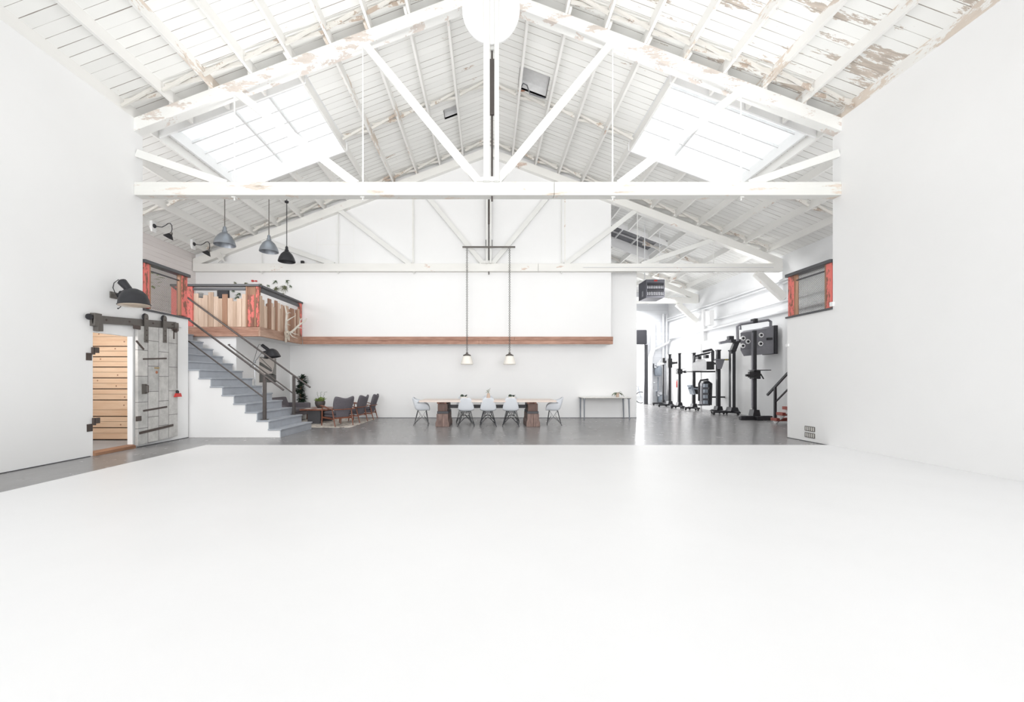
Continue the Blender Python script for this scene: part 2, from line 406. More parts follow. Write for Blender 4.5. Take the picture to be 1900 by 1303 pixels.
# far wall of the hall with the roller door opening
fw = MB(); DX0, DX1, DZ = 5.4, 8.72, 3.4
fw.box(-XO, DX0, DF, DF + 0.2, 0, 9.3).box(DX1, XR, DF, DF + 0.2, 0, 6).box(DX0, DX1, DF, DF + 0.2, DZ, 7)
fw.build('wall_back_hall', decking('block_wall', 0.0, base=(226, 228, 232), board=0.2, axis=2, gapc=(196, 198, 202), gapw=0.04), **ST)
# thin dark strips standing in for the shadow line at the wall feet
MB().box(-7.0, 5.27, DB2 - 0.012, DB2, 0, 0.015).build('shadow_joint_back', 'trimgrey', **ST)
MB().box(-XW, -XW + 0.012, Y0, DO0 - 0.05, 0, 0.012).box(-XW, -XW + 0.012, DO1 + 0.1, DL, 0, 0.012).build('shadow_joint_left', 'trimgrey', **ST)
MB().box(XW - 0.012, XW, 8.42, DL, 0, 0.012).build('shadow_joint_right', 'trimgrey', **ST)
# wall seams on the upper back wall
sm = MB()
for x in (588, 624, 656): sm.box((x - 905) * DB / F - .004, (x - 905) * DB / F + .004, DB - .004, DB, 5.3, 6.7 if x > 600 else 6.4)
sm.box((590 - 905) * DB / F, (655 - 905) * DB / F, DB - .004, DB, W(0, 454, DB).z - .004, W(0, 454, DB).z + .004)
for x in (766, 1048): sm.box((x - 905) * DB / F - .02, (x - 905) * DB / F + .02, DB - .012, DB, 5.0, zt(3) - .1)
sm.build('trim_1', 'chord2', **ST)
# mezzanine floors behind the low walls
MB().box(-XO, -XW - 0.1, Y0, DL, 2.5, MZ - .01).box(-XO, -8.45, DL, 11.4, 2.5, MZ - .01).build('floor_mezzanine_left', 'wall', **ST)
MB().box(XW + 0.1, XR, Y0, DL, 2.5, MZ).build('floor_mezzanine_right', 'wall', **ST)
MB().box(-XO, -6.42, 11.42, DB, 2.56, 2.78).build('floor_balcony', 'wall', **ST)
# metal caps on the low walls
MB().box(-XW - 0.13, -XW + 0.03, DE, DL + 0.03, 2.76, 2.80).build('trim_2', 'trimgrey', **ST)
MB().box(XW - 0.03, XW + 0.13, DE, DL + 0.03, 2.78, 2.82).build('trim_3', 'trimgrey', **ST)

# ---------------------------------------------------------------- ceiling
SKY = [(3.9, 7.02, 8.75, 11.4)]
def deckmesh(side, y0, y1, holes, xs=None):
    m = MB(); xb = sorted(set([0, 10.3] + [h[0] for h in holes] + [h[1] for h in holes]))
    yb = sorted(set([y0, y1] + [h[2] for h in holes] + [h[3] for h in holes]))
    for a, b in zip(xb, xb[1:]):
        for c, d in zip(yb, yb[1:]):
            if any(a >= h[0] - 1e-6 and b <= h[1] + 1e-6 and c >= h[2] - 1e-6 and d <= h[3] + 1e-6 for h in holes): continue
            m.prism([(side * a, zt(a) + .2), (side * b, zt(b) + .2), (side * b, zt(b) + .25), (side * a, zt(a) + .25)], c, d)
    return m
HATCH_R = (0.81, 1.53, 10.1, 10.85); HATCH_L = (0.86, 1.24, 11.5, 11.9)
FRONT = (3.9, 7.02, 0.3, 3.4)
ceil = deckmesh(-1, Y0, T1 + .1, [FRONT]).build('ceiling', 'deck_mid', origin=(0, 0, 5), **ST)
for side, y0, y1, holes, mt in ((1, Y0, T1 + .1, [FRONT], 'deck_worn'), (-1, T1 + .1, T2 + .1, SKY + [HATCH_L], 'deck'), (1, T1 + .1, T2 + .1, SKY + [HATCH_R], 'deck'),
                                (-1, T2 + .1, DF + .2, [], 'deck'), (1, T2 + .1, DF + .2, [(3.9, 7.0, 15.9, 17.8)], 'deck')):
    deckmesh(side, y0, y1, holes).build('roof_boards', mt, ceil, smooth=False)
def purlin(side, k, y0, y1, mt='purlin', dx=0.0, part='purlin'):
    x = 0.78 * k + dx; a, b = x - .026, x + .026
    m = MB().prism([(side * a, zt(x) + .002), (side * b, zt(x) + .002), (side * b, zt(b) + .2), (side * a, zt(a) + .2)], y0, y1)
    m.build(part, mt, ceil, smooth=False)
for side in (-1, 1):
    for k in range(1, 10):
        purlin(side, k, Y0, T1 + .35, 'purlin_worn' if (side > 0 and k >= 5) or (side < 0 and k in (7,)) else 'purlin')
    for k in range(1, 13):
        segs = [(T1 - .15 if k < 9 else T1 + .0, T2 + .35)]
        if k in (6, 7, 8): segs = [(T1 + .02, 8.72), (11.43, T2 + .3)]
        for a, b in segs: purlin(side, k, a, b, 'purlin_worn' if side < 0 and k in (3, 4) else 'purlin', 0.055 if k not in (5, 9) else 0.05)
    if side > 0:
        for k in range(5, 13): purlin(side, k, T2 - .1, 15.85 if k in (6, 7, 8) else DF, 'purlin')
        for k in (6, 7, 8): purlin(side, k, 17.85, DF, 'purlin')
def bridging(side, k, y):
    a, b = 0.78 * (k - 1) + (.04 if k > 1 else 0), 0.78 * k - .03
    m = MB()
    m.bar((side * a, y - .03, zt(a) + .17), (side * b, y - .03, zt(b) + .04), .06, .035)
    m.bar((side * a, y + .03, zt(a) + .04), (side * b, y + .03, zt(b) + .17), .06, .035)
    m.build('bridging', 'bridging', ceil, smooth=False)
for side in (-1, 1):
    for k in range(1, 13):
        bridging(side, k, T1 - .25) if k < 10 else None
        if not (6 <= k <= 9): bridging(side, k, 10.95)
        bridging(side, k, T2 - .18)
for k in range(7, 13): bridging(1, k, T2 + .4)
for k in range(5, 13): bridging(1, k, T3 - .2)
for k in (9, 10, 11, 12): bridging(1, k, 16.6)
# skylights
def skylight(n, side, h, bars_x, ny, label=None, mat='glass', z=0.42):
    x0, x1, y0, y1 = h
    def sl(m, a, b, c, d, lo, hi): m.prism([(side * a, zt(a) + lo), (side * b, zt(b) + lo), (side * b, zt(b) + hi), (side * a, zt(a) + hi)], c, d)
    fr = MB()
    sl(fr, x0 + .03, x0 + .07, y0, y1, .16, z); sl(fr, x1 - .07, x1 - .03, y0, y1, .16, z)
    sl(fr, x0, x1, y0, y0 + .04, .0, z); sl(fr, x0, x1, y1 - .04, y1, .0, z)
    o = fr.build('window_%d' % n, 'wall', **ST)
    for i in range(1, ny):
        yy = y0 + (y1 - y0) * i / ny
        b = MB(); sl(b, x0 + .07, x1 - .07, yy - .014, yy + .014, z - .07, z - .01); b.build('glazing_bar', 'glazingbar', o, smooth=False)
    for xx in bars_x:
        b = MB(); sl(b, xx - .02, xx + .02, y0 + .04, y1 - .04, z - .072, z - .012); b.build('mullion', 'glazingbar', o, smooth=False)
    p = MB(); sl(p, x0 + .07, x1 - .07, y0 + .04, y1 - .04, z, z + .006); p.build('pane', mat, o, smooth=False)
skylight(1, -1, SKY[0], (4.9, 5.7), 6)
skylight(2, 1, SKY[0], (5.2,), 5)
skylight(3, -1, FRONT, (5.4,), 6); skylight(4, 1, FRONT, (5.4,), 6)  # unseen front-bay skylights, added to let more daylight in
skylight(5, 1, (3.9, 7.0, 15.9, 17.8), (4.7, 5.5, 6.2), 3, mat='dimglass')
# hatches
def hatch(name, side, h, depth, label):
    x0, x1, y0, y1 = h; m = MB()
    def sl(a, b, c, d, lo, hi): m.prism([(side * a, zt(a) + lo), (side * b, zt(b) + lo), (side * b, zt(b) + hi), (side * a, zt(a) + hi)], c, d)
    sl(x0 - .02, x0, y0, y1, .2, depth); sl(x1, x1 + .02, y0, y1, .2, depth); sl(x0, x1, y0 - .02, y0, .2, depth); sl(x0, x1, y1, y1 + .02, .2, depth)
    sl(x0 - .02, x1 + .02, y0 - .02, y1 + .02, depth, depth + .02)
    return m.build(name, 'dimhatch', ceil, smooth=False)
M['dimhatch'] = plain('dull_grey_paint', (238, 238, 238), 0.8)
hatch('roof_hatch', 1, HATCH_R, .45, ''); hatch('roof_vent', -1, HATCH_L, .38, '')
cb = MB().tube([(0.86, 10.75, zt(.8) + .12), (0.93, 10.7, zt(.9) + .25), (1.02, 10.65, zt(1) + .2), (1.1, 10.7, zt(1.1) + .05), (1.3, 10.72, zt(1.3) + .08), (1.5, 10.75, zt(1.5) + .12)], .016, 8)
cb.build('electrical_cable', 'cable', label='grey cable looping across the open roof hatch right of the ridge', cat='cable')
MB().box(.8, 1.55, 10.86, 10.88, zt(1.2) + .28, zt(1.2) + .30).build('hatch_rod', 'rust', ceil, smooth=False)
# dark crevice over the gable wall at truss two
# ---------------------------------------------------------------- trusses
def truss(D0, xl, label, mt, splice=None, posts=((-.085, .04), (.13, .22)), x_from=None, oval=False, wear='member'):
    t = thing('roof_truss', label, 'roof truss', (0, D0, 5.0), 'timber roof trusses')
    xa = -xl if x_from is None else x_from
    Z0, Z1 = 5.007, 5.27
    if splice:
        MB().box(xa, splice - .004, D0, D0 + .2, Z0, Z1).build('bottom_chord', 'chordlow' if mt == 'chord' else mt, t, bevel=.008)
        MB().box(splice + .004, xl, D0, D0 + .2, Z0, Z1).build('bottom_chord', 'chordlow' if mt == 'chord' else mt, t, bevel=.008)
    else: MB().box(xa, xl, D0, D0 + .2, Z0, Z1).build('bottom_chord', 'chordlow' if mt == 'chord' else mt, t, bevel=.008)
    for s in (-1, 1):
        lo = 0 if x_from is None else x_from
        if x_from is not None and s < 0: continue
        MB().prism([(s * lo, zt(lo) - .26), (s * xl, zt(xl) - .26), (s * xl, zt(xl)), (s * lo, zt(lo))], D0 + .004, D0 + .196).build('top_chord', mt, t, smooth=False)
        for xt, xb in ((2.45, .14), (5.0, 2.62), (7.62, 5.2)):
            if x_from is not None and xb < x_from: continue
            p0 = Vector((s * xt, D0 + .07, zt(xt) - .22)); p1 = Vector((s * xb, D0 + .07, Z1 - .02))
            if xt > xl: q = (xl - .01 - xb) / (xt - xb); p0 = p1 + (p0 - p1) * q
            MB().bar(p0, p1, .15, .07).build('diagonal_brace', wear, t, smooth=False)
        for x in (2.5, 5.07, 7.65):
            if x < xl and (x_from is None or x > x_from): MB().tube([(s * x, D0 + .1, zt(x) - .1), (s * x, D0 + .1, Z0 - .07)], .014, 8).box(s * x - .04, s * x + .04, D0 + .06, D0 + .14, Z0 - .02, Z0 - .002).build('tie_rod', 'member', t)
    if x_from is None:
        for a, b in posts: MB().box(a, b, D0 - .09, D0 - .002, Z1 - .02, zt(0) - .02).build('king_post', wear, t, bevel=.005)
        g0, g1 = posts[0][1], posts[1][0]
        MB().box(g0 + .004, g1 - .004, D0 + .02, D0 + .1, W(0, 90, 8.1).z, zt(0) - .02).build('post_packer', wear, t, smooth=False)
        MB().tube([((g0 + g1) / 2, D0 + .06, Z0 - .1), ((g0 + g1) / 2, D0 + .06, 8.2)], .018, 8).box(g0, g1, D0 + .0, D0 + .04, 6.6, 7.7).build('tie_rod', 'rail', t, label='dark rod and bar standing in for the shaded gap between the king posts')  # dark rod and bar stand in for the shade between the posts
        MB().prism([(-.22, Z1 + .0), (.24, Z1 + .0), (.2, Z1 + .05), (.1, Z1 + .09), (-.1, Z1 + .09), (-.18, Z1 + .05)], D0 - .03, D0 + .04).build('joint_block', wear, t, smooth=False)
    if oval:
        c = Vector((.065, D0, W(0, 18, D0).z)); n = 48; rx, rz = .57, .71
        MB().prism([(c.x + rx * math.cos(2 * PI * i / n), c.z + rz * math.sin(2 * PI * i / n)) for i in range(n)], D0 - .035, D0 - .001).build('gusset_plate', 'wall', t, label='smooth white oval plate at the apex')
    return t
t1 = truss(T1, 7.0, 'large chipped white timber truss spanning the studio between the two tall walls', 'chord', 1.315, oval=True)
for x in (-.65, -.5, -.4, .32, .42, .6, .72, .95, 1.02, -.72): MB().lathe([(0, .012), (.03, .012), (.03, 0), (0, 0)], (x, T1, 5.1 + .1 * R.random()), (0, -1, 0), 10).build('bolt', 'member', t1)
t2 = truss(T2, XO - .02, 'white timber truss in front of the tall back gable wall', 'chord2', 1.7, posts=((-.06, 0.005), (.07, .125)))
t3 = truss(T3, XR - .02, 'far timber truss in the side hall behind the wall-mounted heater', 'chord2', None, x_from=3.0)
def brace(D0, t, xw):
    MB().bar((xw - 1.0, D0 + .1, 4.98), (xw - .06, D0 + .1, 4.12), .24, .16).build('knee_brace', 'chord2', t, smooth=False)
brace(T2, t2, XR + .05); brace(T3, t3, XR)
# conduit along the back truss
MB().tube([(3.2, T2 - .03, 5.13), (9.6, T2 - .03, 5.13)], .012, 6).build('conduit', 'pipe', t2)

# ---------------------------------------------------------------- left loft railing: mesh panels with red posts
def mesh_rail(s, label, ztop, rev=False):
    x = s * XW; t = thing('mesh_railing', label, 'railing', (x + s * .05, (DE + DL) / 2, 2.82))
    MB().box(x - s * .04, x + s * .14, DE + .02, DL + .03, ztop - .07, ztop).build('cap_rail', 'trimgrey', t, bevel=.005)
    for a, b in ((DE + .03, DE + .17), (DL - .19, DL - .02)):
        MB().box(x + s * .0, x + s * .1, a, b, 2.822, ztop - .07).build('post', 'red', t, bevel=.006)
        MB().box(x + s * .012, x + s * .09, b - .001 if a < 9 else a - .045, b + .045 if a < 9 else a + .001, 2.822, ztop - .07).build('post_board', 'board_c', t)
    y0, y1, z0, z1 = DE + .2, DL - .22, 2.83, ztop - .08
    m = MB(); dw, dh = .042, .019; nr = int((z1 - z0) / dh); nc = int((y1 - y0) / dw)
    for r in range(nr):
        z = z0 + r * dh; o = 0
        for c in range(nc):
            y = y0 + c * dw
            for q in ((0, 0, .5, 1), (.5, 1, 1, 0)):
                a = (x + s * .05, y + q[0] * dw, z + q[1] * dh); b = (x + s * .05, y + q[2] * dw, z + q[3] * dh)
                if r % 2: a = (a[0], a[1], 2 * z + dh - a[2]); b = (b[0], b[1], 2 * z + dh - b[2])
                m.bar(a, b, .0042, .004, (1, 0, 0))
    m.build('wire_mesh', 'iron', t, smooth=False)
    MB().box(x + s * .03, x + s * .07, y0, y1, z1 - .12, z1 - .1).build('mesh_bar', 'trimgrey', t)
    return t
mesh_rail(-1, 'expanded metal loft railing with chipped red posts on the left wall above the barn door', 3.81)
mesh_rail(1, 'expanded metal loft railing with chipped red posts on the right wall', 3.81)
# plant behind the left mesh
def leafshape(m, p, d, L, wd, up=(0, 0, 1), droop=0.3):
    p = Vector(p); d = Vector(d).normalized(); u = Vector(up); sd = d.cross(u)
    if sd.length < 1e-3: sd = Vector((1, 0, 0))
    sd.normalize(); nrm = sd.cross(d)
    rows = []
    for i, (a, ww) in enumerate(((0, .15), (.25, .8), (.55, 1), (.8, .65), (1, .05))):
        c = p + d * L * a - u * (droop * L * a * a)
        rows.append([c - sd * wd * ww / 2, c + nrm * 0.0 + u * (-.0), c + sd * wd * ww / 2])
        rows[-1][1] = c - nrm * wd * .12 * ww
    m.grid(rows)
pt = thing('potted_plant', 'leafy green climbing plant standing behind the left mesh railing', 'plant', (-7.6, 8.95, MZ))
MB().lathe([(0, 0), (.13, 0), (.17, .26), (.15, .26), (.14, .2), (0, .2)], (-7.6, 8.95, MZ)).build('pot', 'pot', pt)
m = MB().tube([(-7.6, 8.95, MZ + .2), (-7.55, 8.9, MZ + .6), (-7.4, 8.75, MZ + 1.0)], .012, 6); m.build('stem', 'leafm', pt)
m = MB()
for i in range(26):
    h = R.uniform(.3, 1.0); leafshape(m, (-7.5 + R.uniform(-.12, .2), 8.9 + R.uniform(-.3, .25), MZ + h), (R.uniform(-.3, 1), R.uniform(-1, 1), R.uniform(-.3, .5)), R.uniform(.12, .22), R.uniform(.06, .1))
m.build('foliage', 'leafl', pt)

# ---------------------------------------------------------------- balcony
bx, by = -6.33, 11.32
bal = thing('balcony_railing', 'loft balcony railing of uneven reclaimed boards, red posts and dark steel cap', 'railing', (-7.5, 12.5, 2.8))
MB().box(-8.75, bx + .03, by - .05, by + .12, 3.93, 3.99).build('cap_rail', 'trimgrey', bal, bevel=.004)
MB().box(bx - .12, bx + .05, by + .12, DB - .02, 3.93, 3.99).build('cap_rail', 'trimgrey', bal, bevel=.004)
MB().box(-8.15, bx - .37, by + .0, by + .05, 3.83, 3.89).build('sub_rail', 'trimgrey', bal)
MB().box(bx - .04, bx + .0, by + .12, DB - .05, 3.80, 3.90).build('sub_rail', 'trimgrey', bal)
MB().box(-8.75, -8.16, by, by + .06, 2.83, 3.93).build('post', 'redless', bal, label='plain red panel post')
MB().box(bx - .36, bx - .31, by - .005, by + .12, 2.82, 3.93).box(bx - .12, bx - .08, by - .005, by + .12, 2.82, 3.93).box(bx - .31, bx - .12, by + .01, by + .12, 2.82, 3.93).build('post', 'board_c', bal, bevel=.004)
MB().box(bx - .30, bx - .13, by - .004, by + .01, 2.82, 3.7).build('post_face', 'redmore', bal)
MB().box(bx - .079, bx + .0, by + .0, by + .1, 2.82, 3.93).build('post', 'redmore', bal, bevel=.004)
MB().box(bx - .05, bx + .03, DB - .2, DB - .06, 2.82, 3.93).build('post', 'red', bal, bevel=.004)
fb = [(120, 180, 290, 'a'), (181, 240, 345, 'a'), (241, 297, 312, 'a'), (298, 360, 275, 'b'), (362, 416, 327, 'a'), (417, 469, 350, 'b'), (470, 535, 300, 'c'), (536, 597, 347, 'a'), (598, 647, 385, 'b'), (648, 705, 352, 'a'), (706, 762, 296, 'a')]
for i, (u0, u1, v, c) in enumerate(fb):
    x0, x1 = 340 + u0 / 6.514, 340 + u1 / 6.514; dz = R.uniform(-.01, .012)
    a = W(x0, 500 + v / 6.514, by + .03)
    MB().box(a.x + .002, W(x1, 0, by + .03).x - .002, by + .03 + dz, by + .06 + dz, 2.82, a.z).build('board', 'board_' + c, bal, smooth=False)
sb = [(240, 275, 332, 'b'), (276, 310, 400, 'b'), (311, 350, 500, 'a'), (351, 369, 465, 'c'), (370, 420, 380, 'c'), (421, 455, 455, 'a'), (456, 484, 515, 'b'), (485, 525, 412, 'c'), (526, 565, 450, 'a'), (566, 585, 545, 'b'), (586, 614, 480, 'b'),
      (615, 639, 500, 'c'), (640, 700, 490, 'b'), (701, 730, 550, 'c'), (731, 790, 535, 'c'), (791, 817, 610, 'a'), (818, 844, 560, 'c'), (845, 890, 550, 'b')]
for u0, u1, v, c in sb:
    x0, x1 = 455 + u0 / 8.685, 455 + u1 / 8.685; d0, d1 = 6.31 * F / (905 - x0), 6.31 * F / (905 - x1)
    dz = R.uniform(-.008, .008)
    MB().box(-6.34 + dz, -6.31 + dz, d0 + .002, d1 - .002, 2.82, W(x0, 510 + v / 8.685, d0).z).build('board', 'board_' + c, bal, smooth=False)
# fascia beams
MB().box(-8.75, bx, by - .03, by + .1, 2.55, 2.67).box(-8.75, bx, by - .015, by + .1, 2.672, 2.81).build('timber_beam', 'fascia', label='dark weathered fascia beam along the front of the loft balcony', cat='beam', bevel=.004)
MB().box(bx + .002, bx + .06, by - .03, DB - .1, 2.55, 2.81).build('timber_beam', 'fasciay', label='timber fascia beam running back along the balcony side under the antlers', cat='beam', bevel=.004)
bb = thing('timber_beam', 'long reddish brown timber ledge across the white back wall', 'beam', (-1, DB - .04, 2.56))
MB().box(bx + .07, .9, DB - .1, DB - .002, 2.69, 2.81).build('upper_plank', 'fascia', bb, bevel=.004)
MB().box(.905, 4.24, DB - .1, DB - .002, 2.69, 2.81).build('upper_plank', 'fascia', bb, bevel=.004)
MB().box(bx + .07, -.3, DB - .085, DB - .002, 2.56, 2.688).build('lower_plank', 'fascia', bb, bevel=.004)
MB().box(-.295, 4.24, DB - .085, DB - .002, 2.56, 2.688).build('lower_plank', 'fascia', bb, bevel=.004)
# things on the loft back wall
a, b = W(405, 538, DB), W(426, 549.5, DB)
fr = thing('wall_monitor', 'dark flat screen on the loft wall behind the uneven boards', 'screen', ((a.x + b.x) / 2, DB - .03, b.z - .2))
MB().box(a.x, b.x, DB - .06, DB - .002, b.z - .08, a.z).build('screen_body', 'blackm', fr, bevel=.004)
MB().box(a.x + .02, b.x - .02, DB - .064, DB - .0605, b.z - .06, a.z - .02).build('screen_glass', 'slate', fr)
def tuft(m, n, L, ball=False):
    for i in range(n):
        th = R.uniform(0, 2 * PI); el = R.uniform(-.9, 1.2)
        d = Vector((math.cos(th) * math.cos(el), -abs(math.sin(th) * math.cos(el)) * .8, math.sin(el)))
        l = L * R.uniform(.6, 1.1); p = [Vector((0, 0, 0)) + d * l * q - Vector((0, 0, .5 * l * q * q)) for q in (0, .35, .7, 1)]
        m.tube(p, [.010, .008, .006, .002], 4, False)
plants = []
for L, n in ((.075, 14), (.11, 18), (.17, 34)):
    m = MB(); tuft(m, n, L); m.ball((0, 0, 0), .012, 6)
    plants.append(m)
def airplant(k, px, py, label, mt='airleaf'):
    p = W(px, py, DB - .02); o = plants[k].build('air_plant', mt, label=label, cat='plant', group='air plants on the loft wall', origin=(0, 0, 0)); o.location = p; o.rotation_euler = (0, R.uniform(-1, 1), 0)
for k, px, py, l, mt in ((2, 511.5, 536, 'large bushy air plant on the wall, left of the biggest pair above the cap rail', 'airleaf'), (2, 529, 533, 'large wispy air plant on the wall, right of the biggest pair above the cap rail', 'airleaf'),
        (1, 511, 522, 'dark air plant highest on the loft wall', 'leafm'), (1, 532, 522.5, 'dark small air plant up and right of the large wispy one', 'leafm'), (0, 539.5, 531, 'dark air plant furthest right on the loft wall', 'leafm'),
        (1, 484, 528, 'green air plant just above the balcony corner post', 'airleaf'), (0, 498, 530, 'small air plant between the corner plant and the bushy one', 'leafm'), (0, 502.5, 537, 'tiny dark air plant touching the bushy one on its left', 'leafm'),
        (0, 437, 525, 'small air plant peeking over the cap rail left of the corner', 'airleaf'), (1, 455, 527, 'pale air plant partly hidden by the front cap rail', 'airleaf'), (0, 525, 545, 'pale little air plant low under the large wispy one', 'airleaf'),
        (0, 433, 540, 'tiny air plant seen right of the dark screen, under the rail', 'leafm'), (1, 444, 545, 'air plant in the gap above the low boards, upper of two', 'leafm'), (1, 441, 551, 'air plant in the gap above the low boards, lower of two', 'leafm')):
    airplant(k, px, py, l, mt)
o = W(472, 521.5, DB - .02)
MB().box(o.x - .09, o.x - .03, DB - .05, DB - .002, o.z - .03, o.z + .03).box(o.x - .03, o.x + .04, DB - .03, DB - .002, o.z - .015, o.z + .01).box(o.x + .04, o.x + .09, DB - .05, DB - .002, o.z - .025, o.z + .015).build('wall_ornament', 'redsolid', label='small red ornament on the loft wall above the balcony rail', cat='ornament')
for px, py, l in ((372, 548, 'small wire basket on the loft wall at the far left of the uneven boards'),):
    c = W(px, py, DB - .1); m = MB()
    for i in range(5): m.torus((c.x, c.y, c.z - .07 + i * .035), .07 + .004 * i, .004, (0, 0, 1), 16, 4)
    m.lathe([(0, -.075), (.07, -.075)], c); m.build('wire_basket', 'iron', label=l, cat='basket')
st = thing('desk_lamp', 'dark shaded task lamp on the loft seen between the side boards', 'lamp', (-6.75, 12.6, 2.785))
MB().lathe([(0, 0), (.12, 0), (.12, .02), (.015, .03), (.012, .8), (0, .8)], (-6.75, 12.6, 2.785)).build('stand', 'black', st)
MB().lathe([(.03, .12), (.06, .1), (.11, -.02), (.1, -.02), (.05, .08)], (-6.72, 12.6, 3.62), (.5, 0, 1)).build('lamp_shade', 'lampgrey', st)

# antlered skull on the balcony side
sk = thing('antlered_skull', 'pale deer skull with branching antlers hung on the balcony side beam', 'skull', (-6.2, 12.67, 2.45))
def PT(px, py, D): return W(px, py, D)
hd = MB(); c = PT(531, 620, 12.6)
hd.lathe([(0, .1), (.045, .09), (.075, .05), (.082, 0), (.07, -.05), (.05, -.1), (.04, -.17), (.036, -.24), (.028, -.28), (0, -.29)], c + Vector((.02, 0, .02)), (.12, 0, 1), 16)
for dy in (-.06, .06): hd.torus(c + Vector((.06, dy, 0)), .026, .012, (.6, dy * 12, 0), 12, 6)
hd.tube([c + Vector((.07, -.05, -.06)), c + Vector((.09, -.02, -.2))], [.02, .012], 8).tube([c + Vector((.07, .05, -.06)), c + Vector((.09, .02, -.2))], [.02, .012], 8)
hd.build('skull', 'skull', sk)
for dy in (-.055, .055): MB().ball(c + Vector((.055, dy, 0)), .02, 8).build('eye_socket', 'gapd', sk)
def antler(main, tines):
    m = MB(); n = len(main); pts = [PT(*p) for p in main]
    m.tube(pts, [.042 - .026 * i / (n - 1) for i in range(n)], 8)
    for t_ in tines: q = [PT(*p) for p in t_]; m.tube(q, [.02] + [.014] * (len(q) - 2) + [.004], 6)
    m.build('antler', 'bone', sk)
antler([(531, 616, 12.6), (530.5, 606, 12.45), (531, 594, 12.35), (532, 583, 12.3), (530, 574, 12.3), (528.5, 567, 12.35)],
       [[(532, 584, 12.3), (536, 580, 12.25), (540, 581, 12.2)], [(533, 595, 12.35), (541, 590, 12.35), (549, 585.5, 12.4)], [(530.5, 604, 12.45), (534, 602, 12.4), (539, 604, 12.35)]])
antler([(533, 618, 12.65), (540, 617, 12.8), (547, 611, 12.95), (554, 604, 13.05), (561, 599, 13.1), (566, 595, 13.15), (569, 591, 13.2)],
       [[(556, 603, 13.05), (556.5, 595, 13.0), (556, 589, 13.0)], [(557, 594, 13.0), (560, 591, 13.0), (563, 590, 13.0)], [(551, 608, 13.0), (558, 608.5, 12.95), (564, 610, 12.9)],
        [(541, 617, 12.8), (547, 620, 12.75), (554, 621, 12.7)], [(537, 618, 12.7), (543, 625, 12.6), (552, 628, 12.55)]])

# ---------------------------------------------------------------- stairs
RX, TR, RI = -4.85, .2716, .1996; YN, YF = 9.6, 11.27
sc = thing('staircase', 'blue-grey painted stairs climbing left behind the low white wall', 'stairs', (-6.3, 10.5, 0))
prof = []
N = 14
for i in range(N):
    x1 = RX - i * TR; x0 = RX - (i + 1) * TR; z = (i + 1) * RI
    MB().box(x0 - .02, x1 + .028, YN - .03, YF, z - .034, z).build('tread', 'stair', sc, bevel=.006)
    MB().box(x1 - .02, x1, YN, YF, z - RI, z - .034).build('riser', 'stair', sc, smooth=False)
poly = [(RX - .02, 0)]
for i in range(N):
    z = (i + 1) * RI - .035; poly += [(RX - .02 - i * TR, z), (RX - .02 - (i + 1) * TR, z)]
poly += [(RX - .02 - N * TR, 0)]
MB().prism(poly, YN + .005, YN + .1).build('side_wall', 'wall', sc, smooth=False)
MB().prism(poly, YF - .1, YF - .01).build('side_wall', 'wall', sc, smooth=False)
def railing(y, top, low, post, label, extra=None):
    t = thing('stair_railing', label, 'railing', (post[0], y, post[1]))
    MB().tube(top, .024, 10).build('handrail', 'rail', t)
    MB().tube(low, .017, 10).build('lower_rail', 'rail', t)
    MB().box(post[0] - .032, post[0] + .032, y - .032, y + .032, post[1], post[2]).box(post[0] - .07, post[0] + .07, y - .06, y + .06, post[1], post[1] + .012).build('post', 'rail', t, bevel=.003)
yn = 9.75
railing(yn, [(-4.86, yn, 1.106), (-7.0, yn, 2.70), (-7.15, yn, 2.81)], [(-5.31, yn, .91), (-7.12, yn, 2.27)], (-5.31, .4, 1.43), 'near steel handrail at the front of the blue-grey stairs')
yf = 11.17
railing(yf, [(-4.84, yf, 1.14), (-8.26, yf, 3.64), (-8.6, yf, 3.9)], [(-5.31, yf, .98), (-7.08, yf, 2.31), (-7.1, yf + .1, 2.32)], (-5.285, .4, 1.46), 'far steel handrail beside the sofa corner of the stairs')

# ---------------------------------------------------------------- left wall door way
# plank wall inside the doorway
pw = thing('wall_planks', 'pine plank wall with knots seen through the left doorway', 'wood panelling', (-8.0, 8.8, .06))
MB().box(-9.2, -7.11, 8.82, 8.86, .06, 2.48).build('backing', 'gapd', pw, smooth=False)
z = .075; ks = MB()
hs = [.13, .125, .125, .12, .13, .22, .12, .12, .115, .12, .115, .12, .11, .11, .115, .11, .2, .12]
for i, h in enumerate(hs):
    if z + h > 2.46: break
    g = .02 if i % 2 else .005
    MB().box(-9.2, -7.13, 8.80, 8.82, z, z + h - g).build('plank', 'plank', pw, smooth=False, bevel=.003)
    for q in range(2):
        if R.random() < .3: ks.lathe([(.016, 0), (.0, .0)], (R.choice((-7.83, -8.3, -8.35, -7.95)) + R.uniform(-.06, .06), 8.798, z + h * .45), (0, -1, 0), 12)
    z += h
ks.build('knot', 'board_c', pw)
MB().box(-9.3, -7.11, 6.2, 8.79, 0.002, .05).build('floor_closet', 'greyslat', **ST) if False else None
M['greyslat'] = decking('grey_deck_strips', 0.0, base=(168, 168, 170), board=0.09, axis=1, gapc=(110, 108, 108), gapw=.12)
MB().box(-9.3, -7.11, 5.5, 8.8, 0.002, .05).build('floor_closet', 'greyslat', **ST)
l = bpy.data.lights.new('closet_fill', 'POINT'); l.energy = 38; l.shadow_soft_size = .25; l.color = (1, .97, .93)  # unseen fill light added inside the doorway room
lo = bpy.data.objects.new('closet_fill', l); COL.objects.link(lo); lo.location = (-8.1, 7.3, 2.1)
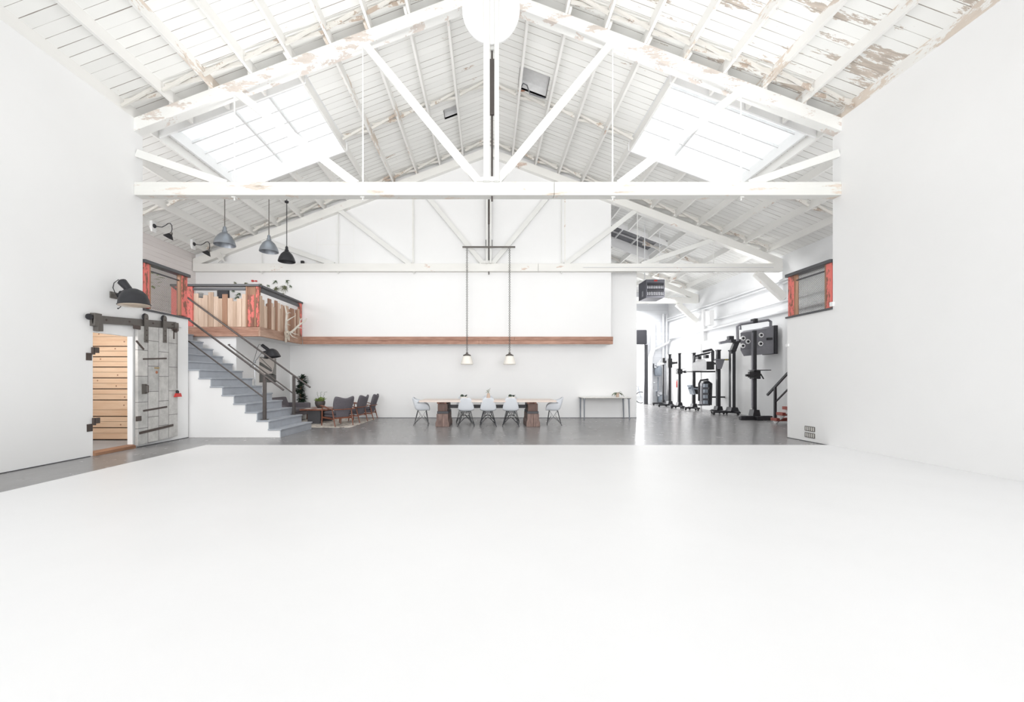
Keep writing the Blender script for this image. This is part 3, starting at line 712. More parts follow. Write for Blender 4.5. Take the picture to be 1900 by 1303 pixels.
MB().prism([(-XW - .1, 0.001), (-XW + .05, 0.001), (-XW + .05, .05), (-XW + .0, .075), (-XW - .1, .075)], DO0, DO1 + .02).build('door_sill', 'brown', label='brown wooden sill across the foot of the left doorway', cat='sill')
# barn door
dr = thing('door_1', None, None, (-XW + .05, 8.6, .07), kind='structure')
dx0, dx1 = -XW + .035, -XW + .09
DDR = (8.09, 9.13)
dm = MB(); dm.prism([(DDR[0], .05), (DDR[1], .10), (DDR[1], 2.47), (DDR[0], 2.42)], dx0, dx1, 'x').build('door_panel', 'clad', dr, smooth=False, bevel=.004)
def onw(px, py, x=-XW + .095):
    D = -x * F / (905 - px); return Vector((x, D, EYE + (HY - py) * D / F))
for a_, b_, w_ in (((265.5, 666.4), (309, 665.2), .03), ((266, 762.6), (310, 755), .035), ((258.6, 804), (321.4, 789), .05)):
    MB().bar(onw(*a_), onw(*b_), w_, .012, (1, 0, 0)).build('door_strap', 'iron_dark', dr) if False else None
M['iron_dark'] = plain('dark_iron', (92, 82, 78), 0.55, 0.4, nscale=16)
for a_, b_, w_ in (((265.5, 666.4), (309, 665.2), .03), ((266, 762.6), (310, 755), .035), ((258.6, 804), (321.4, 789), .05)):
    MB().bar(onw(*a_), onw(*b_), w_, .012, (1, 0, 0)).build('door_strap', 'iron_dark', dr)
MB().bar(onw(253, 632.5), onw(259, 640), .03, .02, (1, 0, 0)).bar(onw(259, 640), onw(266.6, 648.6), .03, .02, (1, 0, 0)).build('door_latch', 'iron_dark', dr)
hb = onw(265.5, 722, -XW + .092)
MB().box(hb.x - .002, hb.x + .012, hb.y - .03, hb.y + .08, hb.z - .1, hb.z + .1).build('handle_plate', 'iron', dr)
MB().tube([(hb.x, hb.y + .05, hb.z + .08), (hb.x + .06, hb.y + .05, hb.z + .07), (hb.x + .06, hb.y + .05, hb.z - .07), (hb.x, hb.y + .05, hb.z - .08)], .012, 8).build('door_handle', 'iron_dark', dr)
for p0, p1 in (((247, 603), (260, 612)), ((252, 773), (261.5, 781))):
    a_, b_ = onw(*p0), onw(*p1); MB().box(a_.x - .003, a_.x + .012, a_.y, b_.y, a_.z, b_.z).build('corner_bracket', 'iron_dark', dr)
a_ = onw(291, 683); MB().box(a_.x - .003, a_.x + .006, a_.y - .06, a_.y + .06, a_.z - .012, a_.z + .012).build('name_plate', 'brass', dr)
a_ = onw(291, 691); MB().lathe([(0, .01), (.025, .008), (.03, 0)], a_ - Vector((.004, 0, 0)), (1, 0, 0), 14).build('lock_cover', 'rust', dr)
# rail hardware
tk = thing('sliding_door_track', 'sloping grey iron track with bolts above the left doorway', 'door track', (-XW + .03, 8.1, 2.4))
xr = -XW + .06
MB().prism([(7.2, 2.345), (9.12, 2.50), (9.12, 2.635), (7.2, 2.49)], xr - .012, xr + .004, 'x').build('track_bar', 'iron', tk, smooth=False)
for px in (182, 195, 238, 282, 318):
    D = 6.96 * F / (905 - px); zc = 2.418 + (D - 7.2) * .0807
    MB().lathe([(0, .016), (.012, .014), (.018, 0), (.018, -.02), (.018, -.05)], (xr + .004, D, zc), (1, 0, 0), 10).build('bolt', 'iron_dark', tk)
MB().box(-XW + .002, xr + .03, 7.2, 7.34, 2.3, 2.53).box(-XW + .002, xr + .035, 7.26, 7.36, 2.22, 2.36).build('end_stop', 'iron', tk, bevel=.004)
MB().lathe([(.0, -.02), (.05, -.02), (.055, 0), (.05, .02), (0, .02)], (-XW + .06, 7.13, 2.45), (1, .0, 0), 18).build('pulley', 'black', tk)
MB().box(-XW + .002, xr + .03, 9.06, 9.16, 2.44, 2.62).build('end_stop', 'iron', tk, bevel=.004)
for px in (269, 303.6):
    D = 6.93 * F / (905 - px); zc = 2.418 + (D - 7.2) * .0807
    h = MB().prism([(D - .045, zc - .40), (D + .045, zc - .40), (D + .045, zc + .13), (D + .03, zc + .165), (D, zc + .18), (D - .03, zc + .165), (D - .045, zc + .13)], xr + .028, xr + .045, 'x')
    hg = h.build('door_hanger', 'iron', dr, smooth=False)
    MB().lathe([(0, -.012), (.07, -.012), (.075, 0), (.07, .012), (0, .012)], (xr + .014, D, zc + .115), (1, 0, 0), 20).build('hanger_wheel', 'black', hg)
    for dzz in (-.36, -.25, -.15, .08): MB().lathe([(0, .01), (.012, .008), (.014, 0)], (xr + .045, D, zc + dzz), (1, 0, 0), 8).build('rivet', 'iron_dark', hg)
cw = thing('counterweight', 'red door counterweight hanging on a thin cable right of the metal door', 'weight', (-XW + .1, 9.17, 1.0))
pz = onw(326, 612.7, -XW + .1)
MB().lathe([(.02, -.012), (.055, -.012), (.045, 0), (.055, .012), (.02, .012)], pz, (1, 0, 0), 18).lathe([(0, -.03), (.015, -.03), (.015, .03), (0, .03)], pz, (1, 0, 0), 8).box(-XW, pz.x, pz.y - .1, pz.y - .03, pz.z - .02, pz.z + .03).build('pulley', 'iron_dark', cw)
MB().box(-XW + .08, -XW + .1, pz.y - .06, pz.y - .03, pz.z - .2, pz.z).build('lever', 'iron_dark', cw)
py_ = pz.y + .045; zb = onw(327, 730, -XW + .1).z
MB().tube([(pz.x, py_, pz.z), (pz.x, py_, zb + .1)], .004, 5).build('cable', 'iron_dark', cw)
MB().lathe([(0, 0), (.03, 0), (.035, .04), (.015, .07), (0, .07)], (pz.x, py_, zb), n=12).build('hook', 'blackm', cw)
MB().prism([(py_ - .09, zb - .08), (py_ + .09, zb - .08), (py_ + .06, zb), (py_ - .05, zb)], pz.x - .04, pz.x + .04, 'x').build('weight_block', 'redsolid', cw, smooth=False)
for px, py, l_ in ((164.5, 662, 'upper'), (166, 794, 'lower')):
    a_ = onw(px, py, -XW)
    g = MB().box(-XW, -XW + .01, a_.y - .05, a_.y + .05, a_.z - .065, a_.z + .065).box(-XW + .01, -XW + .07, a_.y + .035, a_.y + .05, a_.z + .04, a_.z + .17).box(-XW + .06, -XW + .075, a_.y + .035, a_.y + .12, a_.z + .07, a_.z + .17)
    g.build('door_guide', 'iron_dark', label='%s iron stop bracket on the wall left of the doorway' % l_, cat='bracket')
for px, py, x, l_ in ((333, 605, -XW, 'small white switch box on the wall right of the metal door'), ):
    a_ = onw(px, py, x); MB().box(x, x + .03, a_.y - .035, a_.y + .035, a_.z - .035, a_.z + .035).build('switch_box', 'wall', label=l_, cat='switch', bevel=.004)
def onr(px, py, x=XW):
    D = x * F / (px - 905); return Vector((x, D, EYE + (HY - py) * D / F))
a_ = onr(1544, 565); MB().box(XW - .04, XW, a_.y - .06, a_.y + .02, a_.z - .045, a_.z + .045).build('sensor_box', 'wall', label='small white box at the tall right wall edge below the mesh', cat='switch', bevel=.004)
a_ = onr(1462, 641); MB().box(XW - .03, XW, a_.y - .04, a_.y + .04, a_.z - .03, a_.z + .03).build('sensor_box', 'wall', label='small white box on the low right wall near its far edge', cat='switch', bevel=.004)
for zc, l_ in ((.285, 'upper'), (.145, 'lower')):
    y0_, y1_ = 8.76, 9.03
    t = thing('outlet_panel', '%s dark framed outlet strip low on the right wall' % l_, 'outlet panel', (XW, 8.9, zc - .05))
    f_ = MB().box(XW - .012, XW, y0_, y1_, zc - .053, zc - .042).box(XW - .012, XW, y0_, y1_, zc + .042, zc + .053)
    for i in range(6): yy = y0_ + (y1_ - y0_ - .012) * i / 5; f_.box(XW - .012, XW, yy, yy + .012, zc - .042, zc + .042)
    f_.build('frame', 'iron', t)
    for i in range(5): yy = y0_ + (y1_ - y0_ - .012) * i / 5; MB().box(XW - .006, XW, yy + .013, yy + (y1_ - y0_ - .012) / 5 - .001, zc - .041, zc + .041).build('outlet', 'potwhite', t)

# black dome lamp on the left wall
DL_ = 7.62
dl = thing('dome_wall_lamp', 'large black dome studio lamp on the left wall above the door track', 'lamp', (-XW, DL_, 2.6))
c = W(249, 567, DL_); ax = Vector((-.06, 0, 1)).normalized()
pr = [(.245, 0), (.25, .012), (.238, .03), (.228, .1), (.2, .19), (.145, .265), (.07, .305), (0, .315)]
MB().lathe(pr, c, ax, 36).build('lamp_shade', 'black', dl)
MB().lathe([(.0, .01), (.2, .006), (.24, .002), (.235, -.006), (.0, -.03)], c, ax, 36).build('lens', 'amber', dl)
ntop = c + ax * .26 + Vector((-.05, 0, 0))
MB().tube([ntop, ntop + Vector((-.16, 0, .18)), ntop + Vector((-.175, 0, .2))], [.055, .075, .05], 14).build('socket_housing', 'black', dl)
MB().bar(ntop + Vector((-.06, 0, .03)), ntop + Vector((-.25, 0, -.08)), .05, .05).ball(ntop + Vector((-.18, 0, -.02)), .035).build('bracket_arm', 'blackm', dl)
MB().box(-XW, -XW + .02, DL_ - .04, DL_ + .1, 2.87, 2.99).bar((-XW + .02, DL_ + .02, 2.93), (ntop.x - .22, DL_, ntop.z - .07), .03, .03).build('wall_plate', 'iron', dl)
q = ntop + Vector((-.17, 0, .19))
MB().tube([q, q + Vector((-.06, 0, .03)), q + Vector((-.14, 0, -.03)), q + Vector((-.16, 0, -.12)), q + Vector((-.1, -.02, -.22)), q + Vector((-.02, -.05, -.32)), q + Vector((.02, -.1, -.36))], .007, 6).build('cable', 'blackm', dl)
MB().tube([c + Vector((-.23, 0, 0)), c + Vector((-.28, 0, -.05)), c + Vector((-.3, 0, -.055))], .006, 6).ball(c + Vector((-.3, 0, -.055)), .014, 8).build('focus_rod', 'blackm', dl)

# ---------------------------------------------------------------- pendants upper left
def pendant(px, py_top, py_bot, D, wpx, mt, label, mt2='iron'):
    c = W(px, py_bot, D); r = wpx * D / F / 2; H = (py_bot - py_top) * D / F; zr = zt(c.x)
    t = thing('pendant_lamp', label, 'lamp', (c.x, D, c.z))
    MB().lathe([(r, 0), (r, .02), (r * .88, H * .25), (r * .66, H * .47), (r * .42, H * .6), (r * .26, H * .66), (r * .24, H * .66), (r * .4, H * .57), (r * .63, H * .44), (r * .85, H * .23), (r * .97, 0), (r, 0)], c, n=36).build('lamp_shade', mt, t)
    MB().lathe([(r * .26, H * .64), (r * .24, H * .75), (r * .17, H * .8), (r * .17, H * .93), (r * .08, H), (0, H)], c, n=20).build('socket_cap', mt, t)
    MB().tube([c + Vector((0, 0, H * .98)), (c.x, D, zr + .19)], .012, 8).build('stem', mt2, t)
    MB().lathe([(0, -.06), (.05, -.05), (.06, 0), (0, 0)], (c.x, D, zr), n=16).build('canopy', 'blackm', t)
    MB().ball(c + Vector((0, 0, H * .3)), r * .25, 12).build('bulb', 'opal', t)
pendant(417, 420, 455, 11.1, 36.5, 'steelshade', 'grey metal bell pendant lamp, leftmost and largest of the three hanging lamps')
pendant(499, 436, 467.5, 11.5, 33, 'steelshade', 'grey metal bell pendant lamp, the middle one of the three')
pendant(532, 457, 486, 12.6, 30, 'black', 'black bell pendant lamp, rightmost of the three over the balcony', 'black')
# goosenecks on the outer purlin
def gooseneck(px, py, D, label):
    p = W(px, py, D); p.x = -9.32 + .02; s = D / F
    t = thing('gooseneck_lamp', label, 'lamp', (p.x, D, p.z - .3))
    MB().prism([(p.x - .16, p.z + .13), (p.x - .02, p.z + .13), (p.x - .02, p.z - .17), (p.x - .06, p.z - .17)], D - .07, D + .07).build('mounting_block', 'wall', t, smooth=False)
    MB().lathe([(0, .05), (.03, .04), (.055, .015), (.06, 0), (0, 0)], (p.x - .02, D, p.z), (1, 0, 0), 16).build('wall_plate', 'black', t)
    k = .0151
    path = [(0, 0), (8, -1.5), (13, -2), (19, 1), (24, 4.5), (28, 5), (31, 1), (31.5, -6), (30, -12)]
    MB().tube([(p.x + a * k, D, p.z + b * k) for a, b in path], .011, 8).build('arm', 'black', t)
    e = Vector((p.x + 30 * k, D, p.z - 12 * k)); ax = Vector((.25, 0, 1)).normalized()
    MB().lathe([(.035, 0), (.035, -.05), (.03, -.06)], e, Vector((.1, 0, 1)), 14).build('socket_cap', 'iron', t)
    MB().lathe([(.03, -.04), (.045, -.05), (.13, -.17), (.122, -.17), (.035, -.05)], e, ax + Vector((.35, 0, 0)), 28).build('lamp_shade', 'blackm', t)
gooseneck(289, 419.5, 11.45, 'black gooseneck lamp on the outer left roof beam, nearest the tall wall')
gooseneck(363, 453, 13.0, 'black gooseneck lamp on the outer left roof beam, next to the grey pendant')
# star on the truss
c = W(410, 478, T2 - .004); pts = []
for i in range(10):
    r = .2 if i % 2 == 0 else .085; th = PI / 2 + i * PI / 5 + .15; pts.append((c.x + r * math.cos(th), c.z + r * math.sin(th)))
MB().prism(pts, T2 - .03, T2 - .002).build('wooden_star', 'chord2', label='white wooden star fixed to the back truss beside the grey pendant', cat='ornament')
c = W(561, 489, T2 + .05); MB().box(c.x - .05, c.x + .05, T2 + .02, T2 + .1, 5.272, 5.37).build('speaker', 'blackm', label='tiny black box sitting on the back truss beam right of the black pendant', cat='speaker', bevel=.005)

# ---------------------------------------------------------------- chandelier with two opal shades
PD = 13.55
ch = thing('double_pendant_light', 'dark steel bar fixture with two opal glass shades on long chains', 'lamp', (.04, PD, 1.85))
zb_ = W(0, 458.5, PD).z
MB().box(W(858, 0, PD).x, W(956, 0, PD).x, PD - .02, PD + .02, zb_ - .025, zb_ + .025).build('bar', 'iron', ch, bevel=.003)
for x in (901.5, 913): MB().tube([(W(x, 0, PD).x, PD + .01, zb_), (W(x, 0, PD).x, PD + .01, zb_ + .24), (W(x, 0, PD).x, T2 - .06, zb_ + .26)], .01, 6).build('hook', 'blackm', ch)
for px in (866.5, 945.5):
    x = W(px, 0, PD).x; z0_, z1_ = W(0, 655, PD).z, zb_ - .02; m = MB(); L = .05; n = int((z1_ - z0_) / (L * .8))
    st_ = (z1_ - z0_) / n
    for i in range(n): m.torus((x, PD, z0_ + (i + .5) * st_), .026, .0065, (1, 0, 0) if i % 2 else (0, 1, 0), 10, 4)
    m.build('chain', 'iron', ch)
    zc = W(0, 661, PD).z; H = W(0, 660.5, PD).z - W(0, 676, PD).z
    MB().lathe([(0, .13), (.03, .12), (.04, .08), (.1, .05), (.13, .03), (.13, -.01), (0, -.01)], (x, PD, zc), n=24).build('shade_cap', 'iron', ch)
    MB().lathe([(.13, 0), (.142, -.02), (.21, -H + .02), (.2, -H), (.19, -H + .02), (.13, -.03), (.12, 0)], (x, PD, zc), n=32).build('glass_shade', 'opal', ch)
    MB().ball((x, PD, zc - .12), .05, 12).build('bulb', 'opal', ch)

# ---------------------------------------------------------------- dining table
tb = thing('dining_table', 'long pale timber dining table on two massive dark carved pedestals', 'table', (0, 12.35, 0))
MB().box(-1.98, 1.98, 11.77, 12.95, .705, .755).build('tabletop', 'tabletop', tb, bevel=.006)
for s in (-1, 1):
    x0, x1 = (-1.45, -1.16) if s < 0 else (1.16, 1.45)
    ft = MB().box(x0, x1, 11.86, 12.76, .44, .66).build('pedestal', 'darkwood', tb, bevel=.008)
    MB().box(x0 - .015, x1 + .02, 11.83, 12.8, .37, .44).build('pedestal_collar', 'slate', ft, bevel=.006)
    MB().prism([(x0 - .05, .001), (x1 + .05, .001), (x1 + .05, .12), (x1 + .02, .2), (x1 + .02, .37), (x0 - .02, .37), (x0 - .02, .2), (x0 - .05, .12)], 11.74, 12.86).build('pedestal_foot', 'greywood', ft, smooth=False, bevel=.008)
    MB().box((x0 + x1) / 2 - .004, (x0 + x1) / 2 + .004, 11.735, 11.742, .0015, .36).build('split', 'gapd', ft)
    MB().box(x0 - .02, x0 + .05, 11.84, 12.8, .66, .705).box(x1 - .1, x1 - .04, 11.84, 12.8, .66, .705).box(x0 + .05, x1 - .1, 11.95, 12.7, .66, .705).build('bearer', 'walnut', ft)
MB().box(-1.16, 1.16, 12.25, 12.36, .505, .60).build('stretcher_beam', 'slate', tb, bevel=.004)
# chairs, built facing +Y
def shell_rows(arm):
    prof = [(.225, .425, .17), (.21, .445, .2), (.12, .445, .225), (0, .435, .235), (-.1, .435, .235), (-.165, .46, .235), (-.2, .52, .232), (-.225, .6, .222), (-.25, .69, .2), (-.275, .77, .172), (-.288, .815, .13), (-.292, .83, .08)]
    rows = []
    for i, (y, z, hw) in enumerate(prof):
        row = []; seat = max(0, 1 - i / 6)
        for j in range(13):
            u = (j - 6) / 6; au = abs(u)
            if not arm:
                row.append((u * hw, y + (.05 * u * u if i > 5 else .02 * u * u * (i > 3)), z + (.045 * au ** 3) * (1 if 0 < i < 7 else .2)))
            else:
                hw2 = hw + (.075 if i < 8 else .075 * max(0, (11 - i) / 3)); k = max(0, (au - .45) / .55)
                rise = (.07 + .15 * min(1, i / 2)) if i < 7 else .13 * max(0, (10 - i) / 3)
                k2 = k ** 1.4
                row.append((math.copysign(min(au, .45) * hw2 * 1.55 + (k ** .6) * hw2 * .30, u), y + ((.16 if i < 8 else .05) * k2 if i > 5 else 0), z + rise * k2))
        rows.append(row)
    return rows
def eames(name, arm, label, group):
    t = thing(name, label, 'chair', (0, 0, 0), group)
    MB().grid(shell_rows(arm)).build('seat_shell', 'shell', t, solid=.012, sub=1)
    for sx in (-1, 1):
        for sy in (-1, 1):
            ft = (sx * .235, sy * .21 - .02, .004); m = MB()
            m.tube([(sx * .13, sy * .12, .425), ft], .0055, 6).tube([(sx * .07, sy * .13, .425), ft], .005, 6).lathe([(0, 0), (.014, 0), (.012, .02), (0, .02)], ft, n=8)
            m.build('leg', 'wire', t)
    m = MB()
    for sx in (-1, 1):
        m.tube([(sx * .13, .12, .42), (sx * .06, 0, .24), (sx * .13, -.12, .42)], .0045, 6)
        m.tube([(sx * .21, .17, .06), (sx * .06, 0, .24), (sx * .21, -.19, .06)], .004, 6)
    m.tube([(-.06, 0, .24), (.06, 0, .24)], .006, 6)
    for sy in (-1, 1): m.tube([(-.09, sy * .08, .3), (.09, sy * .08, .3)], .005, 6).tube([(-.13, sy * .12, .42), (.13, sy * .12, .42)], .006, 6).tube([(-.2, sy * .18, .08), (0, sy * .06, .27), (.2, sy * .18, .08)], .005, 6)
    m.build('wire_brace', 'wire', t)
    return t
ec = eames('dining_chair', False, 'white shell chair on the near side of the dining table, left of three', 'white shell chairs at the dining table')
ec.location = (-.63, 12.0, 0)
dup(ec, (0.01, 12.0, 0), 0.03, 'white shell chair on the near side of the dining table, middle of three')
dup(ec, (.67, 12.0, 0), -.04, 'white shell chair on the near side of the dining table, right of three')
dup(ec, (-.76, 13.02, 0), PI + .1, 'white shell dining chair across the table on the left, facing the camera')
dup(ec, (.0, 13.02, 0), PI, 'white shell dining chair across the table in the middle, facing the camera')
dup(ec, (.76, 13.02, 0), PI - .1, 'white shell dining chair across the table on the right, facing the camera')
ea = eames('dining_armchair', True, 'white shell armchair at the left end of the dining table', 'white shell armchairs at the table ends')
ea.location = (-1.98, 12.35, 0); ea.rotation_euler = (0, 0, -PI / 2 + .1)
dup(ea, (1.98, 12.35, 0), PI / 2 - .12, 'white shell armchair at the right end of the dining table')
# table decorations
def bowl_plant(x, y, z, label, spikes=12, mt='leaf', r=.12):
    t = thing('potted_plant', label, 'plant', (x, y, z))
    MB().lathe([(0, 0), (r * .5, 0), (r * .95, .05), (r, .085), (r * .9, .085), (r * .7, .05), (0, .05)], (x, y, z)).build('pot', 'potwhite', t)
    m = MB()
    for i in range(spikes):
        a = R.uniform(0, 2 * PI); leafshape(m, (x + .04, y, z + .06), (math.cos(a), math.sin(a), 1.3), R.uniform(.08, .13), .03, droop=.1)
    m.ball((x - .06, y, z + .1), .055, 10)
    m.build('foliage', mt, t)
bowl_plant(-.72, 12.45, .756, 'white bowl of dark succulents on the left half of the dining table')
bowl_plant(.74, 12.45, .756, 'white bowl of dark succulents on the right half of the dining table')
vz = thing('flower_vase', 'pale vase with a sprig of flowers at the middle of the dining table', 'vase', (.02, 12.4, .756))
MB().lathe([(0, 0), (.06, 0), (.065, .02), (.04, .18), (.035, .19), (.03, .17), (0, .02)], (.02, 12.4, .756)).build('vase', 'potpink', vz)
m = MB()
for i in range(6): m.tube([(.02, 12.4, .9), (.02 + R.uniform(-.03, .03), 12.4, 1.0), (.02 + R.uniform(-.09, .07), 12.4, 1.04 + R.uniform(-.06, .08))], .003, 4)
for i in range(16): leafshape(m, (.0 + R.uniform(-.04, .05), 12.4, 1.0 + R.uniform(-.03, .06)), (R.uniform(-1, 1), R.uniform(-1, 1), R.uniform(-.6, .6)), .05, .025)
m.build('sprig', 'airleaf', vz)

# console table
ct = thing('console_table', 'slim grey-topped console table with metal legs against the back wall', 'table', (4.0, 14.1, 0))
MB().box(3.19, 4.83, 13.72, 14.44, .735, .757).build('tabletop', 'potwhite', ct, bevel=.003)
MB().box(3.22, 4.80, 13.74, 14.42, .722, .735).build('table_frame', 'iron', ct)
for x in (3.25, 4.75):
    for y in (13.79, 14.37):
        MB().tube([(x, y, .722), (x + (.02 if x > 4 else -.0), y, 0.002)], [.026, .018], 12).lathe([(0, .7), (.05, .7), (.05, .722), (0, .722)], (x, y, 0), n=12).build('leg', 'steelshade', ct)
op = thing('orchid_plant', 'broad-leaved plant drooping over a beige pot on the console table', 'plant', (4.45, 14.05, .758))
MB().lathe([(0, 0), (.05, 0), (.065, .15), (.055, .15), (.04, .02), (0, .02)], (4.45, 14.05, .758)).build('pot', 'potpink', op)
m = MB()
for a in (-2.9, -2.2, -.5, .1, .6, 2.4): leafshape(m, (4.45, 14.05, .9), (math.cos(a), math.sin(a) * .7, .55), .24, .085, droop=.95)
m.build('foliage', 'leafm', op)
m = MB().tube([(4.46, 14.05, .9), (4.55, 14.05, .96), (4.62, 14.05, .88), (4.68, 14.05, .77)], .004, 5); m.build('stem', 'leafm', op)

# ---------------------------------------------------------------- lounge corner
MB().box(-6.1, -3.88, 11.6, 14.25, .001, .012).build('rug', 'rug', label='grey and cream patterned rug under the lounge chairs', cat='rug')
def lounge():
    t = thing('lounge_chair', 'x', 'armchair', (0, 0, 0), 'grey lounge chairs on the rug')
    rows = []
    for i in range(9):
        v = i / 8; z = .24 + v * .6; hw = [.19, .2, .215, .26, .31, .325, .33, .325, .31][i]; y = -.24 - .20 * v
        rows.append([(u * hw, y + .07 * u * u * min(1, v * 2), z + (.035 * (1 - math.cos(u * PI)) * .9 - .03) * (v > .7) * v) for u in [(j - 5) / 5 for j in range(11)]])
    MB().grid(rows).build('backrest', 'fabric', t, solid=.075, sub=1)
    MB().box(-.25, .25, -.22, .30, .33, .42).build('seat_cushion', 'fabric', t, bevel=.035)
    MB().box(-.25, .25, -.25, .28, .26, .325).build('seat_base', 'fabric', t, bevel=.02)
    for s in (-1, 1):
        MB().tube([(s * .31, .30, .004), (s * .315, .27, .3), (s * .315, .26, .58)], [.014, .02, .016], 10).build('leg', 'walnut', t)
        MB().tube([(s * .29, -.36, .004), (s * .30, -.29, .28), (s * .31, -.24, .5)], [.013, .02, .016], 10).build('leg', 'walnut', t)
        MB().grid([[(s * .345 + a, y, z + .0 * a) for a in (-.03, 0, .03)] for y, z in ((.33, .575), (.26, .592), (.1, .57), (-.08, .53), (-.2, .5), (-.33, .49))]).build('armrest', 'walnut', t, solid=.022)
        MB().bar((s * .315, .27, .25), (s * .30, -.29, .22), .04, .02, (1, 0, 0)).build('side_rail', 'walnut', t)
    MB().tube([(-.31, -.31, .49), (-.15, -.375, .49), (.15, -.375, .49), (.31, -.31, .49)], .014, 8).build('back_rail', 'walnut', t)
    MB().box(-.31, .31, .22, .245, .22, .26).box(-.3, .3, -.29, -.27, .22, .26).build('seat_rail', 'walnut', t)
    return t
lc = lounge(); lc['label'] = 'grey lounge chair with walnut frame, nearest, seen from behind'
lc.location = (-4.42, 12.02, .012); lc.rotation_euler = (0, 0, .92)
dup(lc, (-4.27, 12.98, .012), 1.45, 'grey lounge chair with walnut frame, the middle one of the row, side-on')
dup(lc, (-4.16, 13.86, .012), 1.62, 'grey lounge chair with walnut frame, the farthest one beside the back wall')
cf = thing('coffee_table', 'low walnut-topped coffee table on dark slab legs beside the stairs', 'table', (-5.2, 12.9, .012))
MB().box(-5.68, -4.86, 12.36, 13.6, .42, .46).build('tabletop', 'walnut', cf, bevel=.004)
MB().box(-5.48, -5.1, 12.45, 12.53, .013, .42).build('leg', 'slate', cf, bevel=.004)
MB().box(-5.48, -5.1, 13.35, 13.45, .013, .42).build('leg', 'slate', cf, bevel=.004)
for x, y, l_ in ((-5.5, 12.6, 'open magazine lying at the left edge of the coffee table'), (-5.12, 12.55, 'magazine lying in front of the bowl on the coffee table')):
    MB().box(x - .1, x + .1, y - .08, y + .08, .4605, .472).build('magazine', 'paper', label=l_, cat='magazine')
bp = thing('bowl_planter', 'round dark bowl of bright green succulents on the coffee table', 'plant', (-5.28, 12.9, .461))
MB().lathe([(0, 0), (.07, 0), (.13, .07), (.155, .15), (.15, .22), (.135, .22), (.13, .16), (0, .15)], (-5.28, 12.9, .461)).build('pot', 'pot', bp)
m = MB()
for i in range(90):
    a = R.uniform(0, 2 * PI); leafshape(m, (-5.28 + R.uniform(-.09, .09), 12.9 + R.uniform(-.09, .09), .66), (math.cos(a), math.sin(a), R.uniform(.5, 2.2)), R.uniform(.12, .22), .05, droop=.15)
m.build('foliage', 'leafl', bp)
m = MB()
for dx in (-.08, 0.02, .13):
    m.tube([(-5.28 + dx * .4, 12.9, .7), (-5.28 + dx, 12.9, .88), (-5.28 + dx * 1.1, 12.9, .96), (-5.24 + dx * 1.4, 12.9, .97)], .004, 5)
    for k in range(9): leafshape(m, (-5.28 + dx, 12.9, .76 + .02 * k), (R.uniform(-1, 1), R.uniform(-1, 1), .3), .04, .02)
m.build('stem', 'leafm', bp)
# sofa
sf = thing('sofa', 'grey tufted sofa behind the stairs against the side wall', 'sofa', (-6.45, 13.1, 0))
MB().box(-6.9, -6.03, 12.3, 13.98, .2, .32).build('base', 'sofa', sf, bevel=.02)
for y0_, y1_ in ((12.42, 13.08), (13.1, 13.78)): MB().box(-6.72, -6.0, y0_, y1_, .32, .44).build('seat_cushion', 'sofa', sf, bevel=.035)
bk = MB().prism([(-6.93, .32), (-6.62, .34), (-6.78, .78), (-6.93, .78)], 12.32, 13.8).build('backrest', 'sofa', sf, bevel=.03)
bt = MB()
for i in range(6):
    for j in range(2): bt.ball((-6.665 - .08 * j, 12.5 + i * .23, .46 + .17 * j), .016, 8)
bt.build('button', 'fabric', bk)
MB().box(-6.93, -6.03, 13.8, 13.98, .2, .585).build('armrest', 'sofa', sf, bevel=.04)
MB().box(-6.93, -6.03, 12.14, 12.3, .2, .585).build('armrest', 'sofa', sf, bevel=.04)
for x in (-6.85, -6.12):
    for y in (12.25, 13.88): MB().tube([(x, y, .2), (x, y, .002)], [.022, .015], 8).build('leg', 'walnut', sf)
# ficus
fc = thing('ficus_tree', 'tall dark potted topiary with three leafy clumps in the corner behind the sofa', 'plant', (-6.45, 14.24, 0))
MB().lathe([(0, 0), (.13, 0), (.17, .3), (.15, .3), (.14, .26), (0, .26)], (-6.45, 14.24, 0)).build('pot', 'potwhite', fc)
MB().tube([(-6.45, 14.24, .26), (-6.5, 14.24, .7), (-6.52, 14.24, 1.0), (-6.44, 14.24, 1.4)], .018, 8).build('trunk', 'board_c', fc)
for cx, cz, rr in ((-6.43, 1.36, .2), (-6.52, 1.04, .18), (-6.45, .72, .19)):
    m = MB()
    for i in range(300):
        d = Vector((R.gauss(0, 1), R.gauss(0, 1), R.gauss(0, 1))).normalized(); d.y = min(d.y, .6)
        leafshape(m, Vector((cx, 14.22, cz)) + d * rr * R.uniform(.2, .8) * Vector((1, .7, .85)).length / 1.5, d + Vector((0, 0, .2)), .075, .05)
    m.build('foliage', 'leaf', fc)
# poster
ps = thing('wall_picture', 'unframed black and white architectural picture on the side wall behind the stairs', 'picture', (-7.0, 13.0, 1.28))
MB().box(-6.999, -6.985, 12.53, 13.52, 1.27, 2.06).build('print', 'paper', ps)
def pq(mt, pts):
    m = MB(); m.prism([(12.53 + a * .99, 1.27 + b * .79) for a, b in pts], -6.985, -6.9835, 'x'); m.build('print_shape', mt, ps, smooth=False)
pq('postdark', [(0, 0), (1, 0), (1, .3), (.7, .36), (.2, .3), (0, .34)])
pq('postdark', [(0, .8), (.1, .78), (.75, .5), (.7, .42), (0, .68)])
pq('postmid', [(.7, .3), (1, .32), (1, 1), (.9, 1), (.88, .7), (.8, .5)])
pq('postdark', [(0, .98), (.05, .98), (.72, .56), (.7, .53)])
pq('postmid', [(.05, 1), (.5, 1), (.45, .93), (.1, .96)])
